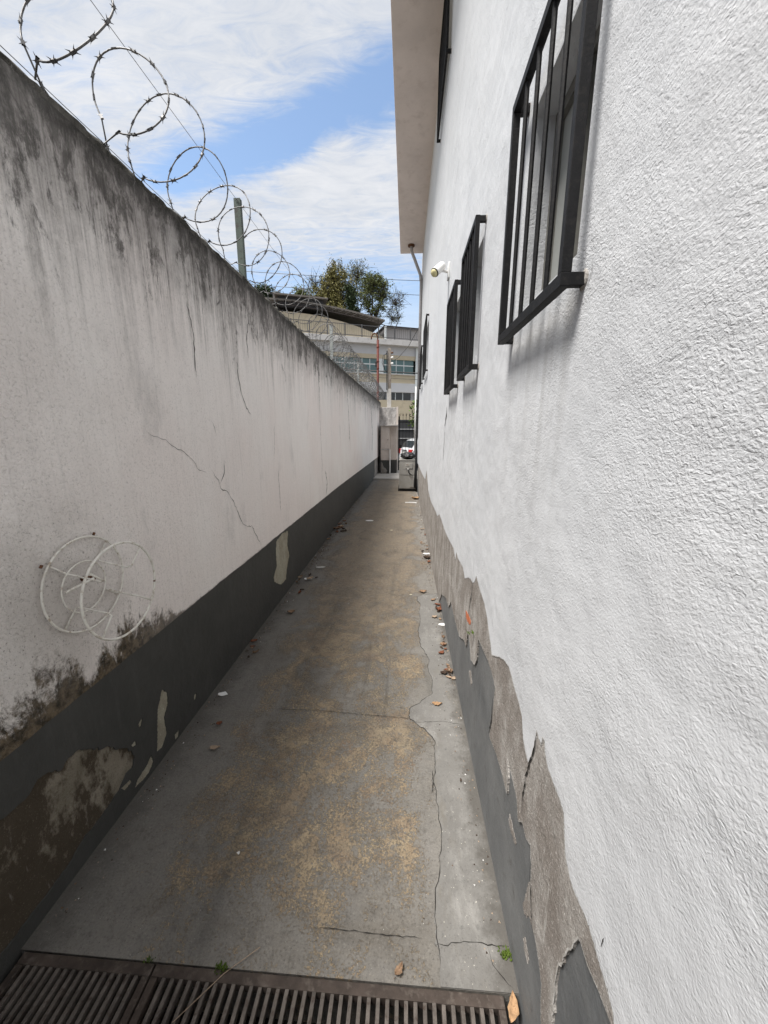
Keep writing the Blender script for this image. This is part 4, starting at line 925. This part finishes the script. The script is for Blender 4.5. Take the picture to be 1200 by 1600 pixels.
L_OL = leafmat('olive_leaves', (.125, .118, .038), (.21, .19, .072)); L_DK = leafmat('dark_leaves', (.018, .032, .014), (.045, .065, .025))
L_MID = leafmat('mid_leaves', (.075, .095, .03), (.14, .155, .055)); L_PALE = leafmat('pale_leaves', (.15, .16, .075), (.22, .225, .12))
tree('willow_tree', 'tall drooping olive green tree, left of the airy trees', (-8.6, 48, 9.8), [((-8.9, 48, 19.3), (1.9, 1.8, 1.5), 60, 70, .7), ((-8.4, 48, 17.3), (2.6, 2, 1.6), 84, 75, .7), ((-10.4, 48, 17.6), (1.1, 1.2, 1.5), 26, 60, .6), ((-7.1, 48, 18.2), (.9, 1, 1.5), 16, 45, .6), ((-8.6, 48, 15.4), (2.5, 2, 1.5), 56, 70, .7)], L_OL, 11, .11, .75, .26)
tree('bushy_tree', 'low olive tree in front of the drooping tree, above the brown roof', (-9.8, 45, 9.5), [((-10.4, 45, 14.6), (1.9, 1.6, 1.2), 60, 90, .55), ((-8.6, 45, 14.0), (1.6, 1.5, 1.3), 45, 80, .55)], L_OL, 23, .11, .1)
tree('bushy_tree', 'dark green rounded tree seen through the razor wire at far left', (-16.4, 46, 10.5), [((-16.6, 46, 16.3), (1.6, 1.6, 1.1), 60, 120, .55), ((-15.2, 46, 15.6), (1.3, 1.4, 1.1), 40, 110, .55), ((-18.2, 46, 15.8), (1.4, 1.4, 1.2), 40, 110, .55)], L_DK, 31, .12)
tree('bushy_tree', 'mid green rounded tree between the dark tree and the drooping tree', (-12.6, 47, 10.2), [((-12.4, 47, 16.2), (1.5, 1.4, 1.3), 60, 110, .55), ((-13.6, 47, 15.2), (1.3, 1.4, 1.1), 40, 100, .55)], L_MID, 37, .12)
tree('dark_tree', 'narrow dark evergreen between the drooping tree and the airy tree', (-6.7, 46.5, 9.0), [((-6.8, 46.5, 16.6), (.6, .8, 1.3), 26, 90, .45), ((-6.5, 46.5, 14.6), (1.1, 1.0, 1.3), 44, 110, .5)], L_DK, 41, .11)
tree('airy_tree', 'airy thin leaved tall tree with visible branches behind the drooping tree', (-6.2, 50, 9.8), [((-6.4, 50, 20.2), (1.5, 1.3, 1.5), 50, 22, .6), ((-5.2, 50, 18.6), (1.2, 1.2, 1.3), 34, 20, .6)], L_PALE, 53, .09, 0., .2)
tree('airy_tree', 'airy grey green tree with dark forked trunk right of the evergreen', (-4.0, 47, 9.0), [((-4.3, 47, 18.1), (1.5, 1.4, 1.0), 55, 48, .5), ((-3.2, 47, 16.9), (1.2, 1.3, 1.5), 46, 36, .5), ((-5.0, 47, 16.2), (1.0, 1.2, 1.0), 28, 40, .5), ((-3.9, 47, 15.2), (1.2, 1.1, 1.0), 24, 34, .5)], L_MID, 61, .10, 0., .24)
tree('bare_tree', 'nearly bare twiggy tree at the right edge above the grey shed', (-2.4, 47, 8.6), [((-1.6, 47, 16.2), (1.3, 1.2, 1.2), 46, 5, .7), ((-2.0, 47, 14.6), (1.5, 1.2, 1.1), 36, 9, .6)], L_PALE, 71, .08, 0., .13)
tree('bare_tree', 'bare twiggy tree at the left shoulder of the drooping tree', (-11.0, 49, 10), [((-11.4, 49, 18.8), (1.0, 1.2, 1.3), 36, 6, .7)], L_PALE, 79, .08, 0., .13)
# shrub beyond the gate
SB = thing('shrub', 'green leafy shrub beyond the gate beside the house corner', 'shrub', (.55, 15.6, -.22))
bm = bmesh.new(); R_ = random.Random(3)
for k in range(9):
    a = R_.uniform(0, 6.28); tube(bm, [(.55, 15.6, -.25), (.55+.1*cos(a), 15.6+.1*sin(a), 1.2), (.45+.28*cos(a), 15.6+.3*sin(a), 2.0+.7*R_.random())], [.014, .01, .004], 4)
obj('stem', bm, M_BARK, SB)
V, F = [], []
for i in range(240):
    c_ = Vector((.42+R_.gauss(0, .17), 15.6+R_.gauss(0, .2), R_.uniform(1.75, 2.75))); a = Vector((R_.gauss(0, 1), R_.gauss(0, 1), R_.gauss(0, .6))).normalized(); n_ = a.cross(Vector((R_.gauss(0, 1), R_.gauss(0, 1), 1))).normalized(); s_ = R_.uniform(.05, .10)
    k = len(V); V += [c_-a*s_, c_+n_*s_*.5, c_+a*s_, c_-n_*s_*.5]; F.append((k, k+1, k+2, k+3))
me = bpy.data.meshes.new('foliage'); me.from_pydata([v[:] for v in V], [], F); link('foliage', me, leafmat('shrub_leaves', (.05, .10, .015), (.13, .20, .03)), SB)

# ------------------------------------------------------------------ leaves, paint flakes and weeds on the floor
def lm(name, c): return worn(name, c, .25, 70, .75, 0, .2, tuple(x*.5 for x in c))
LM = {'tan': lm('leaf_tan', (.25, .165, .105)), 'pale': lm('leaf_pale', (.33, .25, .18)), 'rust': lm('leaf_rust', (.17, .065, .035)), 'dark': lm('leaf_dark', (.05, .032, .022)), 'brown': lm('leaf_brown', (.15, .095, .06)), 'white': worn('white_flake', (.72, .71, .69), .06, 30, .8), 'orange': lm('leaf_orange', (.34, .21, .115)), 'cream': worn('cream_chip', (.55, .5, .38), .1, 30, .8), 'grey': worn('grey_chip', (.38, .37, .35), .1, 30, .8)}
def leaf(x, y, L, wd, rz, mk, label, cat='leaf', group=None, curl=.3, z0=.0062, seed=0, name='dry_leaf'):
    R_ = random.Random(seed+int(x*1e4)+int(y*1e3)); bm = bmesh.new(); n = 8; rows = []
    for i in range(n+1):
        t_ = i/n; hw = wd*.5*(sin(pi*min(1, (t_*.97+.02)**.8))**.9)*(1+.16*R_.gauss(0, 1)*(0 < i < n)); r = []; roll = .5*curl*(t_-.4)*(1 if seed % 2 else -1)
        for k, s_ in enumerate((-1, -.5, 0, .5, 1)):
            zz = curl*wd*(.75*abs(s_)**1.5+.8*(2*t_-1)**2*.5)+.05*wd*R_.gauss(0, 1)*(abs(s_) > .2)
            zz = zz*.62+s_*hw*roll+.10*curl*L*sin(pi*t_)*(seed % 3 == 0)
            r.append(bm.verts.new(((t_-.5)*L, s_*hw+.08*L*(2*t_-1)**2, zz)))
        rows.append(r)
    for i in range(n):
        for k in range(4): bm.faces.new((rows[i][k], rows[i][k+1], rows[i+1][k+1], rows[i+1][k]))
    bmesh.ops.remove_doubles(bm, verts=bm.verts[:], dist=1e-5)
    if name == 'dry_leaf': tube(bm, [(-.5*L, 0, .001), (-.62*L, .01*L, .004), (-.72*L, .04*L, .003)], L*.012+.0004, 4)
    bmesh.ops.solidify(bm, geom=bm.faces[:], thickness=.0006)
    mz = min(v.co.z for v in bm.verts)
    for v in bm.verts: v.co.z -= mz
    bmesh.ops.transform(bm, matrix=Matrix.Translation((x, y, z0)) @ Matrix.Rotation(rz, 4, 'Z'), verts=bm.verts[:])
    return tag(obj(name, bm, LM[mk], None, True), label, cat, group)
def at(x, y): return (x, y)
def chip(x, y, s, mk, label, group, rz=0., asp=1.6, seed=1):
    R_ = random.Random(seed+int(x*1e4)+int(y*1e4)); n = 9
    pl = [(x+s*cos(2*pi*k/n+rz)*.5*asp*R_.uniform(.55, 1.1), y+s*sin(2*pi*k/n+rz)*.5*R_.uniform(.6, 1.1)) for k in range(n)]
    return tag(sheet('paint_flake', [Vector(q) for q in pl], [], ff, .0025, LM[mk], None, .0062), label, 'paint flake', group)
GL, GC = 'dry leaves on the alley floor', 'paint flakes on the alley floor'
BIG = [((0.3166,0.7228), .062, .026, 1.25, 'orange', 'large orange brown leaf at the end of the drain grate by the house', .35), ((0.0034,0.7745), .034, .020, .9, 'tan', 'curled brown leaf just in front of the drain grate', .9),
       ((-0.9266,1.495), .050, .026, .2, 'pale', 'pale curled leaf left of the worn patch, below the rust leaf', .5), ((-0.9812,1.6477), .030, .026, .6, 'rust', 'small rust red leaf near the dark wall base', .6),
       ((0.1986,1.8734), .058, .026, .05, 'orange', 'broad tan leaf on the grey strip beside the house wall', .55), ((-0.9791,2.905), .065, .045, .3, 'tan', 'tan leaf lying near the dark base of the left wall', .6),
       ((-1.0001,3.6409), .085, .06, .9, 'pale', 'pale leaf and grit farther along the left wall', .5), ((0.1805,3.4036), .07, .05, .2, 'tan', 'tan leaf at the far tip of the grey strip', .5),
       ((0.3175,3.0411), .075, .06, 1.2, 'rust', 'rust red leaf against the house wall, in the farther cluster', .6), ((0.2569,2.8993), .045, .035, .3, 'pale', 'small pale leaf beside the rust red leaf', .6),
       ((0.2935,2.4891), .05, .035, .1, 'tan', 'tan leaf of the middle pair on the grey strip', .6), ((0.2699,2.3828), .048, .03, .6, 'rust', 'rust leaf of the middle pair on the grey strip', .7),
       ((0.3223,2.108), .035, .025, .8, 'pale', 'pale leaf scrap at the near end of the leaf pile by the house wall', .5), ((0.3065,2.1842), .06, .035, 1.9, 'brown', 'brown curled leaf on the leaf pile by the house wall', .8), ((0.2661,2.1552), .05, .03, .4, 'dark', 'dark withered leaf left of the leaf pile by the house wall', .9),
       ((0.2683,1.3998), .018, .008, 1.4, 'dark', 'tiny dark leaf scrap alone on the near grey strip', .8), ((0.2768,4.3997), .10, .07, .3, 'dark', 'dark leaf against the house wall, far along the strip', .6),
       ((0.2276,8.5003), .20, .13, .2, 'orange', 'yellowish leaf on the floor near the air conditioner', .6), ((-1.0884,5.668), .12, .09, .5, 'brown', 'brown leaf in the litter heap at the foot of the left wall', .6), ((-1.0449,5.8321), .09, .07, 1.5, 'pale', 'pale leaf in the litter heap at the foot of the left wall', .6),
       ((-1.0451,2.3101), .055, .02, 1.0, 'brown', 'thin brown leaf at the foot of the left wall', .7), ((-1.1158,2.4365), .05, .03, .4, 'rust', 'reddish leaf beside the thin brown leaf at the left wall', .7)]
R_ = random.Random(21)
ORD = ['', 'second ', 'third ', 'fourth ', 'fifth ', 'sixth ', 'seventh ', 'eighth ', 'ninth ', 'tenth ', 'eleventh ', 'twelfth ', 'thirteenth ', 'fourteenth ']
for (cx_, cy_), sx, sy, n_, lab_, sz_ in (((0.3092,2.1712), .022, .07, 9, 'small withered leaf in the pile at the foot of the house wall', .034), ((0.2756,2.4467), .03, .06, 4, 'small withered leaf around the middle pair on the grey strip', .03), ((0.3095,2.9475), .03, .14, 6, 'small withered leaf around the rust red leaf by the house wall', .045),
                                   ((-1.0752,5.7084), .08, .35, 14, 'small withered leaf in the litter heap at the foot of the left wall', .07), ((-1.0249,3.6566), .08, .25, 8, 'small withered leaf around the pale leaf at the left wall', .05), ((-1.0862,2.3879), .03, .10, 5, 'small withered leaf near the thin brown leaf at the left wall', .03), ((0.2914,4.6757), .04, .6, 9, 'small withered leaf along the far foot of the house wall', .06)):
    grp = sorted([(cy_+R_.gauss(0, sy), min(.30, max(-1.12, cx_+R_.gauss(0, sx)))) for k in range(n_)])
    for k, (yy, xx) in enumerate(grp):
        mk = R_.choice(['brown', 'dark', 'tan', 'dark', 'rust', 'pale'])
        BIG.append(((xx, yy), sz_*R_.uniform(.6, 1.3), sz_*R_.uniform(.35, .7), R_.uniform(0, 6.28), mk, f"{dict(rust='reddish').get(mk, mk)} {lab_.replace('small ', '')}, {ORD[k]}nearest", R_.uniform(.4, .9)))
for i, ((x, y), L, wd, rz, mk, lb, cu) in enumerate(BIG): leaf(x, y, L, wd, rz, mk, lb, 'leaf', GL, cu, .0062, i)
for (x, y), s, mk, lb, rz, asp in (((-1.0803,1.8742), .042, 'white', 'large white paint flake near the foot of the left wall', .6, 1.9), ((-0.6027,1.0472), .012, 'white', 'small white flake on the worn ochre patch', .2, 1.2),
                                   ((0.3111,2.7863), .045, 'white', 'bright white flake by the rust red leaf at the house wall', .3, 1.6), ((0.2777,4.5711), .07, 'white', 'white flake lying along the far house wall', .2, 1.8), ((0.061,3.3372), .022, 'cream', 'small cream chip left of the grey strip tip', .2, 1.4),
                                   ((-1.0249,3.6566), .07, 'white', 'white flake among leaves by the left wall', .4, 1.5), ((-0.9806,4.0011), .07, 'grey', 'pale grey flake out on the floor by the left wall', .4, 2.), ((-0.6398,6.3055), .12, 'white', 'white scrap in the middle of the far floor', .4, 1.5), ((0.3432,8.8526), .10, 'white', 'white scrap near the foot of the air conditioner', .4, 1.2), ((-0.2212,5.6943), .06, 'cream', 'cream chip on the far brown floor', .4, 1.2)):
    chip(x, y, s, mk, lb, GC, rz, asp)
tag(obj('white_stick', nb(-.02, .23, 8.02, 8.07, .001, .012), M_PVC), 'thin white plastic stick lying across the floor before the air conditioner', 'slat')
# small anonymous litter: crumbs along both wall feet
V, F = [], []; R_ = random.Random(9)
def crumb(x, y, s):
    k = len(V); a = R_.uniform(0, 6.28); h = s*R_.uniform(.3, .9)
    V.extend([(x+s*cos(a), y+s*sin(a), .0045), (x+s*cos(a+2.1)*.8, y+s*sin(a+2.1)*.8, .0045), (x+s*cos(a+4.2), y+s*sin(a+4.2), .0045), (x, y, .0045+h)]); F.extend([(k, k+1, k+3), (k+1, k+2, k+3), (k+2, k, k+3)])
sets = []
for mk, n in (('pale', 700), ('dark', 1000), ('white', 160), ('brown', 520)):
    V, F = [], []
    for i in range(n):
        y = R_.uniform(.8, 11.5) if R_.random() < .75 else R_.gauss(4.4, .3)
        r_ = R_.random()
        if r_ < .42: x = -1.14+abs(R_.gauss(0, .05))+.02*R_.random()
        elif r_ < .8: x = RX(y)-.01-abs(R_.gauss(0, .05))
        else: x = R_.uniform(-1.1, .3)
        y = max(.77, y)
        crumb(x, y, R_.uniform(.0012, .0045)*(1+.18*y)*(.6 if r_ > .8 else 1.))
    me = bpy.data.meshes.new('litter'); me.from_pydata(V, [], F); o = link('litter', me, LM[mk]); tag(o, None, None, None, 'stuff')
M_MOSS = leafmat('moss_leaves', (.03, .055, .01), (.09, .13, .02))
def weed(x, y, z, s, n, label, out=(0, 0)):
    t_ = thing('weed', label, 'weed', (x, y, z), 0, 'weeds in the cracks'); R_ = random.Random(n+int(x*100)); V, F = [], []
    for i in range(n):
        a = R_.uniform(0, 6.28); b0 = Vector((x+R_.gauss(0, s*.45), y+R_.gauss(0, s*.25), z)); d = Vector((cos(a)*.7+out[0], sin(a)*.7+out[1], R_.uniform(.4, 1.2))).normalized(); L = s*R_.uniform(.25, .7); n_ = d.cross(Vector((0, 0, 1))).normalized()*L*.22
        k = len(V); V += [b0-n_*.3, b0+d*L*.5+n_, b0+d*L, b0+d*L*.5-n_]; F.append((k, k+1, k+2, k+3))
    me = bpy.data.meshes.new('blades'); me.from_pydata([tuple(v) for v in V], [], F); link('blades', me, M_MOSS, t_)
x, y = (0.3386,0.831); weed(x-.012, y, .004, .022, 90, 'tuft of moss in the crack at the foot of the house wall')
x, y = (-0.5208,0.748); weed(x, y+.002, .001, .022, 60, 'small green weed at the edge of the drain grate')
x, y = (-0.7437,0.7501); weed(x, y+.002, .001, .014, 30, 'tiny green sprout where the two drain grates meet')
q = [(1.6022,0.6186)][0]; weed(RX(q[0])-.008, q[0], q[1], .03, 26, 'tiny sprout growing from the peeling plinth of the house', (-.6, 0))
a, b_, c_ = (-0.4209,0.7971), (-0.5058,0.7371), (-0.5985,0.6404)
tag(obj('dry_stalk', nt_([(*a, .012), (*b_, .007), (*c_, .006)], .0011, 5), LM['pale']), 'long thin dry stalk lying across the drain grate edge', 'stalk')
